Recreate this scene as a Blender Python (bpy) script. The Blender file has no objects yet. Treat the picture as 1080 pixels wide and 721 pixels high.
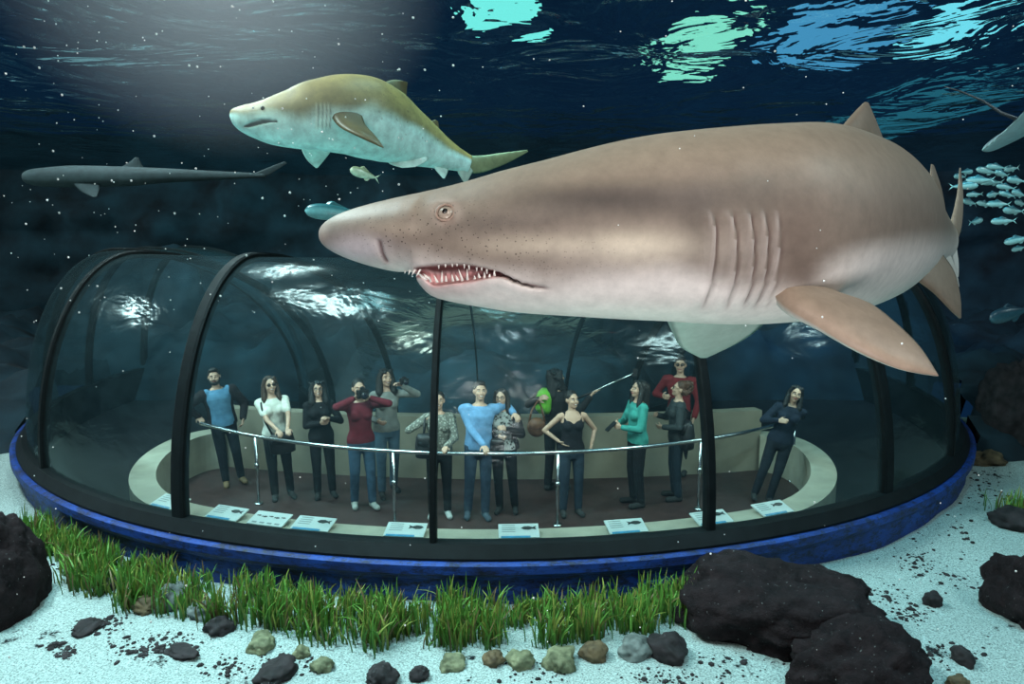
import bpy, bmesh, math, random
import numpy as np
from mathutils import Vector, Matrix, noise, Quaternion
random.seed(7); np.random.seed(7)
SC = bpy.context.scene
COL = SC.collection
PI = math.pi
R = math.radians

# ------------------------------------------------------------------ camera
F_PX = 771.0
PITCH = R(8.15)
CAM = Vector((0, 0, 3.1))
cd = bpy.data.cameras.new('camera'); co = bpy.data.objects.new('camera', cd); COL.objects.link(co)
cd.sensor_width = 36; cd.lens = F_PX / 1080 * 36; cd.clip_end = 200; cd.clip_start = 0.05
co.location = CAM; co.rotation_euler = (PI/2 - PITCH, 0, 0)
SC.camera = co
_F = Vector((0, math.cos(PITCH), -math.sin(PITCH))); _U = Vector((0, math.sin(PITCH), math.cos(PITCH)))

def at(px, py, d):
    """world point seen at photo pixel (px,py) at ground depth d"""
    v = _F + Vector((1, 0, 0)) * ((px-540)/F_PX) - _U * ((py-360.5)/F_PX)
    return CAM + v * (d / v.y)

def on_plane(px, py, z):
    v = _F + Vector((1, 0, 0)) * ((px-540)/F_PX) - _U * ((py-360.5)/F_PX)
    return CAM + v * ((z-CAM.z)/v.z)

def proj(p):
    q = p - CAM
    w = q.dot(_F)
    return 540 + F_PX*q.x/w, 360.5 - F_PX*q.dot(_U)/w

# ------------------------------------------------------------------ materials
def nt(name):
    m = bpy.data.materials.new(name); m.use_nodes = True
    t = m.node_tree; t.nodes.clear()
    out = t.nodes.new('ShaderNodeOutputMaterial')
    return m, t, out

def N(t, kind, **kw):
    n = t.nodes.new(kind)
    for k, v in kw.items():
        if k.startswith('_'): setattr(n, k[1:], v)
        else: n.inputs[k.replace('__', ' ')].default_value = v
    return n

def ramp(t, fac, stops):
    r = t.nodes.new('ShaderNodeValToRGB')
    el = r.color_ramp.elements
    while len(el) < len(stops): el.new(0.5)
    for e, (p, c) in zip(el, stops):
        e.position = p; e.color = (c[0], c[1], c[2], 1) if not isinstance(c, (int, float)) else (c, c, c, 1)
    t.links.new(fac, r.inputs[0])
    return r.outputs[0]

def coords(t, scale=(1, 1, 1)):
    tc = t.nodes.new('ShaderNodeTexCoord'); mp = t.nodes.new('ShaderNodeMapping')
    mp.inputs['Scale'].default_value = scale
    t.links.new(tc.outputs['Object'], mp.inputs[0])
    return mp.outputs[0]

def mat(name, col, rough=0.6, var=0.25, scale=12, bump=0.0, metal=0.0, spec=0.4, col2=None):
    m, t, out = nt(name)
    p = N(t, 'ShaderNodeBsdfPrincipled'); p.inputs['Roughness'].default_value = rough
    p.inputs['Metallic'].default_value = metal; p.inputs['Specular IOR Level'].default_value = spec
    c = coords(t)
    n = N(t, 'ShaderNodeTexNoise', Scale=scale, Detail=5.0); t.links.new(c, n.inputs['Vector'])
    lo = tuple(x*(1-var) for x in col); hi = col2 or tuple(min(1, x*(1+var)) for x in col)
    t.links.new(ramp(t, n.outputs[0], [(0.3, lo), (0.7, hi)]), p.inputs['Base Color'])
    if bump:
        b = N(t, 'ShaderNodeBump', Strength=bump, Distance=0.02)
        t.links.new(n.outputs[0], b.inputs['Height']); t.links.new(b.outputs[0], p.inputs['Normal'])
    t.links.new(p.outputs[0], out.inputs[0])
    return m

def srgb(r, g, b):
    f = lambda v: (v/255/12.92 if v/255 <= 0.04045 else ((v/255+0.055)/1.055)**2.4)
    return (f(r), f(g), f(b))

# ------------------------------------------------------------------ object helpers
def link(name, me, material=None, parent=None):
    o = bpy.data.objects.new(name, me); COL.objects.link(o)
    if material is not None and not me.materials: me.materials.append(material)
    if parent is not None: o.parent = parent
    return o

def tag(o, label, cat, group=None, kind=None):
    if label: o['label'] = label
    if cat: o['category'] = cat
    if group: o['group'] = group
    if kind: o['kind'] = kind
    return o

def empty(name, loc=(0, 0, 0), rz=0):
    o = bpy.data.objects.new(name, None); COL.objects.link(o); o.location = loc; o.rotation_euler = (0, 0, rz)
    o.empty_display_size = 0.05
    return o

def mesh_from(verts, faces, smooth=True, cols=None, extra=None):
    me = bpy.data.meshes.new('m')
    me.from_pydata([tuple(v) for v in verts], [], faces); me.update()
    if smooth:
        me.polygons.foreach_set('use_smooth', [True]*len(me.polygons))
    if cols is not None:
        a = me.color_attributes.new('tint', 'FLOAT_COLOR', 'POINT')
        a.data.foreach_set('color', np.asarray(cols, dtype=np.float32).reshape(-1))
    return me

class MB:
    """collects shapes into one mesh"""
    def __init__(s): s.v = []; s.f = []
    def add(s, v, f):
        b = len(s.v); s.v += [Vector(x) for x in v]; s.f += [tuple(b+i for i in q) for q in f]
    def box(s, c, size, M=None):
        c = Vector(c); hx, hy, hz = size[0]/2, size[1]/2, size[2]/2
        vs = [Vector((x*hx, y*hy, z*hz)) for x in (-1, 1) for y in (-1, 1) for z in (-1, 1)]
        if M is not None: vs = [M @ v for v in vs]
        s.add([v+c for v in vs], [(0,1,3,2),(4,6,7,5),(0,4,5,1),(2,3,7,6),(0,2,6,4),(1,5,7,3)])
    def ell(s, c, r, M=None, nu=14, nv=9):
        c = Vector(c); vs = []; fs = []
        for j in range(1, nv):
            a = PI*j/nv
            for i in range(nu):
                b = 2*PI*i/nu
                vs.append(Vector((r[0]*math.sin(a)*math.cos(b), r[1]*math.sin(a)*math.sin(b), r[2]*math.cos(a))))
        vs += [Vector((0, 0, r[2])), Vector((0, 0, -r[2]))]
        T_, B_ = len(vs)-2, len(vs)-1
        for j in range(nv-2):
            for i in range(nu):
                k = (i+1) % nu
                fs.append((j*nu+i, (j+1)*nu+i, (j+1)*nu+k, j*nu+k))
        for i in range(nu):
            k = (i+1) % nu
            fs.append((T_, i, k)); fs.append((B_, (nv-2)*nu+k, (nv-2)*nu+i))
        if M is not None: vs = [M @ v for v in vs]
        s.add([v+c for v in vs], fs)
    def cap(s, a, b, ra, rb, n=12):
        """tapered capsule"""
        a = Vector(a); b = Vector(b); d = b-a
        if d.length < 1e-6: d = Vector((0, 0, 1e-5))
        q = d.normalized().to_track_quat('Z', 'Y')
        rings = []
        for k in range(4): 
            t = -PI/2 + PI/2*(k+0.35)/4; rings.append((a, ra*math.cos(t), ra*math.sin(t)))
        for k in range(5):
            t = PI/2*k/4.4; rings.append((b, rb*math.cos(t), rb*math.sin(t)))
        vs = []; fs = []
        for c, rr, z in rings:
            for i in range(n):
                an = 2*PI*i/n
                vs.append(c + q @ Vector((rr*math.cos(an), rr*math.sin(an), z)))
        m = len(rings)
        for j in range(m-1):
            for i in range(n):
                k = (i+1) % n; fs.append((j*n+i, j*n+k, (j+1)*n+k, (j+1)*n+i))
        fs.append(tuple(range(n-1, -1, -1))); fs.append(tuple((m-1)*n+i for i in range(n)))
        s.add(vs, fs)
    def stack(s, secs, n=20):
        """closed stack of horizontal ellipses: (cx,cy,z,rx,ry)"""
        vs = []; fs = []
        for cx, cy, z, rx, ry in secs:
            for i in range(n):
                a = 2*PI*i/n; vs.append(Vector((cx+rx*math.cos(a), cy+ry*math.sin(a), z)))
        m = len(secs)
        for j in range(m-1):
            for i in range(n):
                k = (i+1) % n; fs.append((j*n+i, j*n+k, (j+1)*n+k, (j+1)*n+i))
        fs.append(tuple(range(n-1, -1, -1))); fs.append(tuple((m-1)*n+i for i in range(n)))
        s.add(vs, fs)
    def tube(s, pts, r, n=10):
        pts = [Vector(p) for p in pts]; vs = []; fs = []; up0 = None
        for i, p in enumerate(pts):
            t = (pts[min(i+1, len(pts)-1)] - pts[max(i-1, 0)]).normalized()
            if up0 is None: up0 = Vector((0, 0, 1)) if abs(t.z) < 0.9 else Vector((1, 0, 0))
            a = t.cross(up0).normalized(); up0 = a.cross(t).normalized()
            rr = r[i] if isinstance(r, (list, tuple)) else r
            for k in range(n):
                an = 2*PI*k/n; vs.append(p + a*math.cos(an)*rr + up0*math.sin(an)*rr)
        for j in range(len(pts)-1):
            for i in range(n):
                k = (i+1) % n; fs.append((j*n+i, (j+1)*n+i, (j+1)*n+k, j*n+k))
        fs.append(tuple(range(n))); fs.append(tuple((len(pts)-1)*n+i for i in range(n-1, -1, -1)))
        s.add(vs, fs)
    def mesh(s, smooth=True): return mesh_from(s.v, s.f, smooth)
    def build(s, name, m, parent=None, smooth=True): return link(name, s.mesh(smooth), m, parent)
    def remesh(s, name, m, parent, voxel, it=3, fac=0.5):
        tmp = bpy.data.objects.new('tmp', s.mesh()); COL.objects.link(tmp)
        a = tmp.modifiers.new('r', 'REMESH'); a.mode = 'VOXEL'; a.voxel_size = voxel; a.use_smooth_shade = True
        if it:
            b = tmp.modifiers.new('s', 'SMOOTH'); b.factor = fac; b.iterations = it
        dg = bpy.context.evaluated_depsgraph_get(); ev = tmp.evaluated_get(dg)
        me = bpy.data.meshes.new_from_object(ev)
        bpy.data.objects.remove(tmp)
        me.materials.clear()
        me.polygons.foreach_set('use_smooth', [True]*len(me.polygons))
        return link(name, me, m, parent)

def pchip(xs, ys, q):
    xs = np.asarray(xs, float); ys = np.asarray(ys, float); q = np.asarray(q, float)
    h = np.diff(xs); dl = np.diff(ys)/h; d = np.zeros(len(xs))
    for i in range(1, len(xs)-1):
        if dl[i-1]*dl[i] > 0:
            w1 = 2*h[i]+h[i-1]; w2 = h[i]+2*h[i-1]; d[i] = (w1+w2)/(w1/dl[i-1]+w2/dl[i])
    d[0] = dl[0]; d[-1] = dl[-1]
    i = np.clip(np.searchsorted(xs, q)-1, 0, len(h)-1); t = (q-xs[i])/h[i]
    return ((1+2*t)*(1-t)**2*ys[i] + t*(1-t)**2*h[i]*d[i] + t*t*(3-2*t)*ys[i+1] + t*t*(t-1)*h[i]*d[i+1])

def sstep(a, b, x):
    t = np.clip((np.asarray(x, float)-a)/(b-a), 0, 1); return t*t*(3-2*t)

def mixc(a, b, t):
    t = np.asarray(t)[..., None]; return np.asarray(a)*(1-t) + np.asarray(b)*t

# ------------------------------------------------------------------ tunnel geometry
EA, EB = 7.3, 7.3
EC = Vector((-0.25, 6.0+EB, 0))
FLOOR_Z, SPRING_Z, TH = -0.03, 0.48, 2.42
CREST_N, WIDE = 1.15, 3.8                  # crest offset and full width of the vault
def vault(t, off=0.0):
    a = CREST_N if t < PI/2 else WIDE-CREST_N
    return CREST_N-(a+off)*math.cos(t), SPRING_Z+(TH+off)*math.sin(t)

def tp(phi, n, z):
    s, c = math.sin(phi), math.cos(phi)
    nx, ny = -s/EA, c/EB; L = math.hypot(nx, ny)
    return Vector((EC.x + EA*s + nx/L*n, EC.y - EB*c + ny/L*n, z))

def phi_at(px, n=0.0, z=SPRING_Z):
    lo, hi = R(-62), R(62)
    for _ in range(50):
        m = (lo+hi)/2
        if proj(tp(m, n, z))[0] < px: lo = m
        else: hi = m
    return (lo+hi)/2

def ribbon(profile, phis, closed=False):
    """sweep an (n,z) profile along the tunnel"""
    vs, fs = [], []; m = len(profile)
    for ph in phis:
        for n, z in profile: vs.append(tp(ph, n, z))
    for i in range(len(phis)-1):
        for j in range(m if closed else m-1):
            k = (j+1) % m
            fs.append((i*m+j, (i+1)*m+j, (i+1)*m+k, i*m+k))
    if closed:
        fs.append(tuple(range(m))); fs.append(tuple((len(phis)-1)*m+j for j in range(m-1, -1, -1)))
    return vs, fs

def linsp(a, b, n): return [a+(b-a)*i/(n-1) for i in range(n)]
PH0, PH1 = R(-100), R(100)
ALL_PH = linsp(PH0, PH1, 160)

# glass
def glass_mat():
    m, t, out = nt('acrylic')
    c = coords(t, (1, 1, 2.2))
    n1 = N(t, 'ShaderNodeTexNoise', Scale=1.6, Detail=3.0, Roughness=0.55, Distortion=0.6); t.links.new(c, n1.inputs['Vector'])
    b = N(t, 'ShaderNodeBump', Strength=0.16, Distance=0.16); t.links.new(n1.outputs[0], b.inputs['Height'])
    tr = N(t, 'ShaderNodeBsdfTransparent', Color=(0.80, 0.93, 0.95, 1))
    gl = N(t, 'ShaderNodeBsdfGlossy', Color=(0.85, 1, 1, 1), Roughness=0.15)
    t.links.new(b.outputs[0], gl.inputs['Normal'])
    lw = N(t, 'ShaderNodeLayerWeight', Blend=0.24)
    mx = N(t, 'ShaderNodeMath', _operation='MULTIPLY_ADD'); mx.inputs[1].default_value = 0.6; mx.inputs[2].default_value = 0.004
    t.links.new(lw.outputs['Fresnel'], mx.inputs[0])
    # misty teal haze of the glass, put in as a faint pale diffuse
    df = N(t, 'ShaderNodeBsdfDiffuse', Color=(0.25, 0.45, 0.52, 1))
    n2 = N(t, 'ShaderNodeTexNoise', Scale=3.0, Detail=6.0, Roughness=0.7); t.links.new(c, n2.inputs['Vector'])
    fm = N(t, 'ShaderNodeMath', _operation='MULTIPLY'); fm.inputs[1].default_value = 0.065; t.links.new(n2.outputs[0], fm.inputs[0])
    m1 = N(t, 'ShaderNodeMixShader'); t.links.new(fm.outputs[0], m1.inputs[0]); t.links.new(tr.outputs[0], m1.inputs[1]); t.links.new(df.outputs[0], m1.inputs[2])
    m2 = N(t, 'ShaderNodeMixShader'); t.links.new(mx.outputs[0], m2.inputs[0]); t.links.new(m1.outputs[0], m2.inputs[1]); t.links.new(gl.outputs[0], m2.inputs[2])
    t.links.new(m2.outputs[0], out.inputs[0])
    return m
M_GLASS = glass_mat()
M_RIB = mat('rib_black', (0.005, 0.007, 0.008), 0.6, 0.3, 8, spec=0.12)
M_CREAM = mat('cream', (0.40, 0.385, 0.30), 0.6, 0.15, 4)
M_PARA = mat('parapet', (0.26, 0.235, 0.175), 0.7, 0.15, 3)
M_FLOOR = mat('walkway', (0.045, 0.022, 0.020), 0.5, 0.25, 10)
M_DARK = mat('dark_floor', (0.010, 0.010, 0.012), 0.6, 0.3, 5)
M_STEEL = mat('steel', (0.62, 0.66, 0.66), 0.25, 0.08, 20, metal=1.0)

def blue_mat():
    m, t, out = nt('blue_paint')
    c = coords(t, (1, 1, 2.5))
    n1 = N(t, 'ShaderNodeTexNoise', Scale=2.2, Detail=8.0, Roughness=0.72); t.links.new(c, n1.inputs['Vector'])
    n2 = N(t, 'ShaderNodeTexNoise', Scale=8.0, Detail=9.0, Roughness=0.78); t.links.new(c, n2.inputs['Vector'])
    a = ramp(t, n1.outputs[0], [(0.32, (0.001, 0.006, 0.03)), (0.48, (0.002, 0.030, 0.19)), (0.72, (0.006, 0.070, 0.38))])
    k = ramp(t, n2.outputs[0], [(0.42, (0.03, 0.03, 0.03)), (0.52, (1, 1, 1))])
    mm = N(t, 'ShaderNodeMixRGB', _blend_type='MULTIPLY', Fac=0.85); t.links.new(a, mm.inputs[1]); t.links.new(k, mm.inputs[2])
    p = N(t, 'ShaderNodeBsdfPrincipled', Roughness=0.6); t.links.new(mm.outputs[0], p.inputs['Base Color'])
    b = N(t, 'ShaderNodeBump', Strength=0.35, Distance=0.02); t.links.new(n2.outputs[0], b.inputs['Height']); t.links.new(b.outputs[0], p.inputs['Normal'])
    t.links.new(p.outputs[0], out.inputs[0]); return m
M_BLUE = blue_mat()

tunnel = empty('viewing_tunnel', tp(0, 0, 0))
tag(tunnel, 'long curved clear acrylic walk-through tunnel on a blue base with black ribs', 'tunnel')
def under(o, parent):
    o.parent = parent; o.matrix_parent_inverse = parent.matrix_world.inverted() if False else Matrix.Translation(-Vector(parent.location))
    return o
rib_ph = [R(-100), R(-86), R(-72)] + [phi_at(p) for p in (47, 190, 457, 748, 934, 1002)] + [R(70), R(85), R(100)]
rib_w = [0.05]*3 + [0.06, 0.075, 0.03, 0.045, 0.085, 0.06] + [0.05]*3
arc = linsp(0, PI, 41)
for i in range(len(rib_ph)-1):
    a, b = rib_ph[i], rib_ph[i+1]
    v, f = ribbon([vault(t) for t in arc], linsp(a, b, max(6, int((b-a)/R(1.6)))))
    under(link('glass_panel', mesh_from(v, f), M_GLASS), tunnel)
for ph, w in zip(rib_ph, rib_w):
    vs, fs = [], []
    dph = w / (tp(ph+0.01, 0, 0)-tp(ph-0.01, 0, 0)).length*0.02
    for t in arc:
        for off, dp in ((0.03, -1), (0.045, -0.7), (0.045, 0.7), (0.03, 1), (-0.05, 1), (-0.05, -1)):
            n_, z_ = vault(t, off); vs.append(tp(ph+dp*dph*(1 if t < PI*0.52 else 0.35), n_, z_))
    for i in range(len(arc)-1):
        for j in range(6):
            k = (j+1) % 6; fs.append((i*6+j, i*6+k, (i+1)*6+k, (i+1)*6+j))
    under(link('rib', mesh_from(vs, fs, False), M_RIB), tunnel)
v, f = ribbon([(-0.13, 0.35), (-0.13, 0.40), (-0.06, 0.50), (0.065, 0.50), (0.065, -0.6), (0.052, -0.6), (0.052, 0.36)], ALL_PH, True)
under(link('glazing_curb', mesh_from(v, f, False), M_RIB), tunnel)
v, f = ribbon([(0.05, 0.36), (-0.16, 0.38), (-0.20, 0.365), (-0.20, 0.29), (-0.15, 0.25), (-0.12, 0.21), (-0.11, -0.6), (0.05, -0.6)], ALL_PH, True)
under(link('base_wall', mesh_from(v, f, False), M_BLUE), tunnel)
v, f = ribbon([(3.74, 0.60), (3.9, 0.60), (3.95, 0.4), (3.95, -0.6), (3.74, -0.6)], ALL_PH, True)
under(link('rear_base_wall', mesh_from(v, f, False), M_RIB), tunnel)

# gallery: rounded loop inside the tunnel
N0 = 0.21
PHL, PHR = phi_at(200, N0), phi_at(800, N0)
def yb(x): return 9.25+0.035*x*x
def bez(p0, p1, p2, p3, n):
    return [p0*(1-t)**3+p1*3*t*(1-t)**2+p2*3*t*t*(1-t)+p3*t**3 for t in linsp(0, 1, n)]
XL, XR = -3.95, 3.35
fl, fr = tp(PHL, N0, 0), tp(PHR, N0, 0)
tl, tr_ = (tp(PHL-0.02, N0, 0)-fl).normalized(), (tp(PHR+0.02, N0, 0)-fr).normalized()
path = bez(Vector((XL, yb(XL), 0)), Vector((XL-0.75, yb(XL)-0.05, 0)), fl+tl*1.5, fl, 26)[:-1]
path += [tp(p, N0, 0) for p in linsp(PHL, PHR, 70)]
path += bez(fr, fr+tr_*1.5, Vector((XR+0.75, yb(XR)-0.05, 0)), Vector((XR, yb(XR), 0)), 26)[1:]
def off_path(path, d):
    o_ = []
    for i, p in enumerate(path):
        t = (path[min(i+1, len(path)-1)]-path[max(i-1, 0)]).normalized(); o_.append(p+Vector((-t.y, t.x, 0))*d)
    return o_
outer, inner = off_path(path, -0.135), off_path(path, 0.135)
vs, fs = [], []
Z = lambda p, z: Vector((p.x, p.y, z))
for po, pi_ in zip(outer, inner):
    vs += [Z(po, 0.43), Z(po, 0.47), Z(pi_, 0.47), Z(pi_, 0.43), Z(pi_, FLOOR_Z), Z(po, FLOOR_Z)]
m = 6
for i in range(len(outer)-1):
    for j in range(m):
        k = (j+1) % m; fs.append((i*m+j, i*m+k, (i+1)*m+k, (i+1)*m+j))
ledge = link('viewing_ledge', mesh_from(vs, fs, False), M_CREAM)
tag(ledge, 'cream counter ledge curving around the front of the visitor gallery', 'ledge')
back = [Vector((x, yb(x), 0)) for x in linsp(XR, XL, 40)]
loop = path+back[1:-1]
o = link('floor', mesh_from([Z(p, FLOOR_Z) for p in loop], [tuple(range(len(loop)))], False), M_FLOOR); tag(o, 'dark maroon walkway floor of the visitor gallery', None, kind='structure')
v, f = ribbon([(0.05, FLOOR_Z-0.05), (3.75, FLOOR_Z-0.05)], ALL_PH)
o = link('floor_dark', mesh_from(v, f), M_DARK); tag(o, None, None, kind='structure')
bo, bi = off_path(back, -0.14), off_path(back, 0.05); vs, fs = [], []
for po, pi_ in zip(bo, bi): vs += [Z(po, FLOOR_Z), Z(po, 0.80), Z(pi_, 0.80), Z(pi_, FLOOR_Z)]
for i in range(len(bo)-1):
    for j in range(4):
        k = (j+1) % 4; fs.append((i*4+j, i*4+k, (i+1)*4+k, (i+1)*4+j))
o = link('wall_back', mesh_from(vs, fs, False), M_PARA); tag(o, None, None, kind='structure')

# handrail
rail = empty('handrail', tp(0, 1.25, FLOOR_Z)); tag(rail, 'steel handrail on slim posts running in front of the visitors', 'handrail')
RAIL_N, RAIL_Z = 1.6, FLOOR_Z+0.83
mb = MB(); mb.tube([tp(p, RAIL_N if abs(p-(PHL+PHR)/2) < 9 else RAIL_N, RAIL_Z) for p in linsp(phi_at(207, RAIL_N, RAIL_Z), phi_at(842, RAIL_N, RAIL_Z), 60)], 0.022, 10)
under(mb.build('rail', M_STEEL), rail)
for px in (272, 416, 588, 737, 836):
    ph = phi_at(px, RAIL_N, 0.2); mb = MB()
    mb.tube([tp(ph, RAIL_N, FLOOR_Z), tp(ph, RAIL_N, RAIL_Z-0.01)], 0.018, 10)
    mb.tube([tp(ph, RAIL_N, FLOOR_Z), tp(ph, RAIL_N, FLOOR_Z+0.02)], 0.05, 14)
    mb.tube([tp(ph, RAIL_N, 0.42), tp(ph, RAIL_N, 0.47)], 0.026, 10)
    under(mb.build('post', M_STEEL), rail)

# information panels on the ledge
M_PANEL = mat('panel_white', (0.62, 0.70, 0.68), 0.35, 0.08, 6)
M_PBLUE = mat('panel_blue', (0.05, 0.30, 0.50), 0.35, 0.2, 20)
M_PDARK = mat('panel_dark', (0.02, 0.03, 0.03), 0.4, 0.2, 20)
M_PGREY = mat('panel_text', (0.25, 0.30, 0.30), 0.5, 0.1, 20)
def fish_flat(mb, c, L, flip=1):
    pts = [(0.5, 0), (0.3, 0.16), (0.0, 0.2), (-0.25, 0.08), (-0.5, 0.2), (-0.42, 0), (-0.5, -0.2), (-0.25, -0.08), (0.0, -0.2), (0.3, -0.16)]
    mb.add([Vector((c[0]+flip*p[0]*L, c[1]+p[1]*L, c[2])) for p in pts], [tuple(range(10))])
plabels = ['white information panel at the far left end of the ledge, half behind the black rib',
 'white and blue information panel first right of the left thick rib',
 'white information panel with a row of dark fish silhouettes',
 'white panel with blue picture, third right of the left thick rib',
 'pale information panel just left of the centre rib',
 'pale information panel just right of the centre rib below the man in the blue shirt',
 'white information panel below the woman in the teal jumper',
 'white information panel behind the right rib at the ledge',
 'last white information panel at the right end of the ledge']
for i, px in enumerate((180, 240, 285, 331, 428, 547, 660, 750, 814)):
    nn = 0.21
    ph = phi_at(px, nn, 0.55); p = tp(ph, nn, 0.475)
    t = (tp(ph+0.01, nn, 0)-tp(ph-0.01, nn, 0)); rz = math.atan2(t.y, t.x)
    e = empty('information_panel', p, rz); tag(e, plabels[i], 'information panel', 'information panels along the ledge')
    W, H = (0.36, 0.20)
    if i in (2, 3): W = 0.37
    tilt = Matrix.Rotation(R(14), 4, 'X')
    mb = MB(); mb.box((0, 0, 0.036), (W, H, 0.012)); mb.box((0, 0.06, 0.015), (W*0.8, 0.05, 0.04)); ob = mb.build('board', M_PANEL, e, False); ob.matrix_local = tilt
    def pl(name, mb_, m_):
        q = mb_.build(name, m_, e, False); q.matrix_local = tilt
    if i == 2:
        mb = MB()
        for k in range(5): fish_flat(mb, (-0.13+k*0.065, 0.03-0.01*(k % 2), 0.0435), 0.062 if k % 2 else 0.05)
        pl('fish_silhouettes', mb, M_PDARK)
        mb = MB()
        for k in range(4): mb.box((-0.12+k*0.08, -0.07, 0.0432), (0.05, 0.02, 0.001))
        pl('text_block', mb, M_PGREY)
    else:
        mb = MB(); mb.box((-0.03, -0.09, 0.0432), (W*0.72, 0.028, 0.001)); pl('blue_band', mb, M_PBLUE)
        mb = MB(); fish_flat(mb, (0.09, 0.035, 0.0436), 0.14, -1 if i % 2 else 1); pl('fish_picture', mb, M_PDARK)
        mb = MB()
        for k in range(4): mb.box((-0.09, 0.075-k*0.03, 0.0432), (0.12, 0.008, 0.001))
        pl('text_block', mb, M_PGREY)

# ------------------------------------------------------------------ sand and rocks
def in_tunnel(x, y, n0=-0.08, n1=3.92):
    dx, dy = (x-EC.x), (y-EC.y)
    outer = (dx/(EA-n0))**2 + (dy/(EB-n0))**2 < 1
    inner = (dx/(EA-n1))**2 + (dy/(EB-n1))**2 < 1
    return outer and not inner
def sand_z(x, y):
    return 0.05*noise.noise((x*0.6, y*0.6, 1)) + 0.025*noise.noise((x*2, y*2, 5)) + 0.008*noise.noise((x*7, y*7, 3))
def sand_mat():
    m, t, out = nt('sand')
    c = coords(t)
    n0 = N(t, 'ShaderNodeTexNoise', Scale=70.0, Detail=4.0, Roughness=0.8); t.links.new(c, n0.inputs['Vector'])
    n1 = N(t, 'ShaderNodeTexNoise', Scale=2.3, Detail=9.0, Roughness=0.72); t.links.new(c, n1.inputs['Vector'])
    a = ramp(t, n0.outputs[0], [(0.34, (0.09, 0.12, 0.115)), (0.50, (0.38, 0.49, 0.48)), (0.68, (0.62, 0.80, 0.79))])
    k = ramp(t, n1.outputs[0], [(0.355, (0.03, 0.03, 0.035)), (0.395, (1, 1, 1))])
    mm = N(t, 'ShaderNodeMixRGB', _blend_type='MULTIPLY', Fac=1.0); t.links.new(a, mm.inputs[1]); t.links.new(k, mm.inputs[2])
    p = N(t, 'ShaderNodeBsdfPrincipled', Roughness=0.9); t.links.new(mm.outputs[0], p.inputs['Base Color'])
    p.inputs['Specular IOR Level'].default_value = 0.1
    b = N(t, 'ShaderNodeBump', Strength=0.6, Distance=0.012); t.links.new(n0.outputs[0], b.inputs['Height']); t.links.new(b.outputs[0], p.inputs['Normal'])
    t.links.new(p.outputs[0], out.inputs[0]); return m
nx, ny = 250, 150
vs, fs = [], []
X = linsp(-13, 13, nx); Y = linsp(3.2, 14, ny)
for y in Y:
    for x in X: vs.append((x, y, sand_z(x, y)))
for j in range(ny-1):
    for i in range(nx-1):
        xc, yc = (X[i]+X[i+1])/2, (Y[j]+Y[j+1])/2
        if in_tunnel(xc, yc, 0.0, 3.85): continue
        if math.hypot(xc-EC.x, yc-EC.y) < 3.5 or yc > 12.5: continue
        fs.append((j*nx+i, j*nx+i+1, (j+1)*nx+i+1, (j+1)*nx+i))
o = link('ground', mesh_from(vs, fs), sand_mat()); tag(o, 'pale sandy tank bottom with dark debris', None, kind='structure')

M_ROCK = mat('dark_rock', (0.010, 0.008, 0.009), 0.85, 0.7, 9, 0.6, col2=(0.030, 0.023, 0.026))
def speckled():
    m, t, out = nt('speckled_rock'); c = coords(t)
    n = N(t, 'ShaderNodeTexNoise', Scale=9.0, Detail=8.0, Roughness=0.7); t.links.new(c, n.inputs['Vector'])
    v = N(t, 'ShaderNodeTexNoise', Scale=38.0, Detail=3.0); t.links.new(c, v.inputs['Vector'])
    base = ramp(t, n.outputs[0], [(0.3, (0.005, 0.004, 0.005)), (0.7, (0.028, 0.018, 0.020))])
    sp = ramp(t, v.outputs[0], [(0.69, 0.0), (0.76, 0.8)])
    mm = N(t, 'ShaderNodeMixRGB'); t.links.new(sp, mm.inputs[0]); t.links.new(base, mm.inputs[1]); mm.inputs[2].default_value = (0.35, 0.38, 0.37, 1)
    p = N(t, 'ShaderNodeBsdfPrincipled', Roughness=0.9); p.inputs['Specular IOR Level'].default_value = 0.15; t.links.new(mm.outputs[0], p.inputs['Base Color'])
    b = N(t, 'ShaderNodeBump', Strength=0.9, Distance=0.05); t.links.new(n.outputs[0], b.inputs['Height']); t.links.new(b.outputs[0], p.inputs['Normal'])
    t.links.new(p.outputs[0], out.inputs[0]); return m
M_ROCKS = speckled()
M_PEB = mat('pebble_grey', (0.10, 0.125, 0.12), 0.8, 0.5, 10, 0.4, col2=(0.22, 0.26, 0.25))
M_PEBG = mat('pebble_green', (0.09, 0.11, 0.055), 0.8, 0.5, 12, 0.4, col2=(0.27, 0.29, 0.17))
M_PEBB = mat('pebble_brown', (0.075, 0.055, 0.03), 0.8, 0.5, 10, 0.4, col2=(0.18, 0.13, 0.07))
M_BACK = mat('tank_rock', (0.004, 0.012, 0.024), 0.9, 0.7, 1.4, 0.8, col2=(0.012, 0.038, 0.055))

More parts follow.
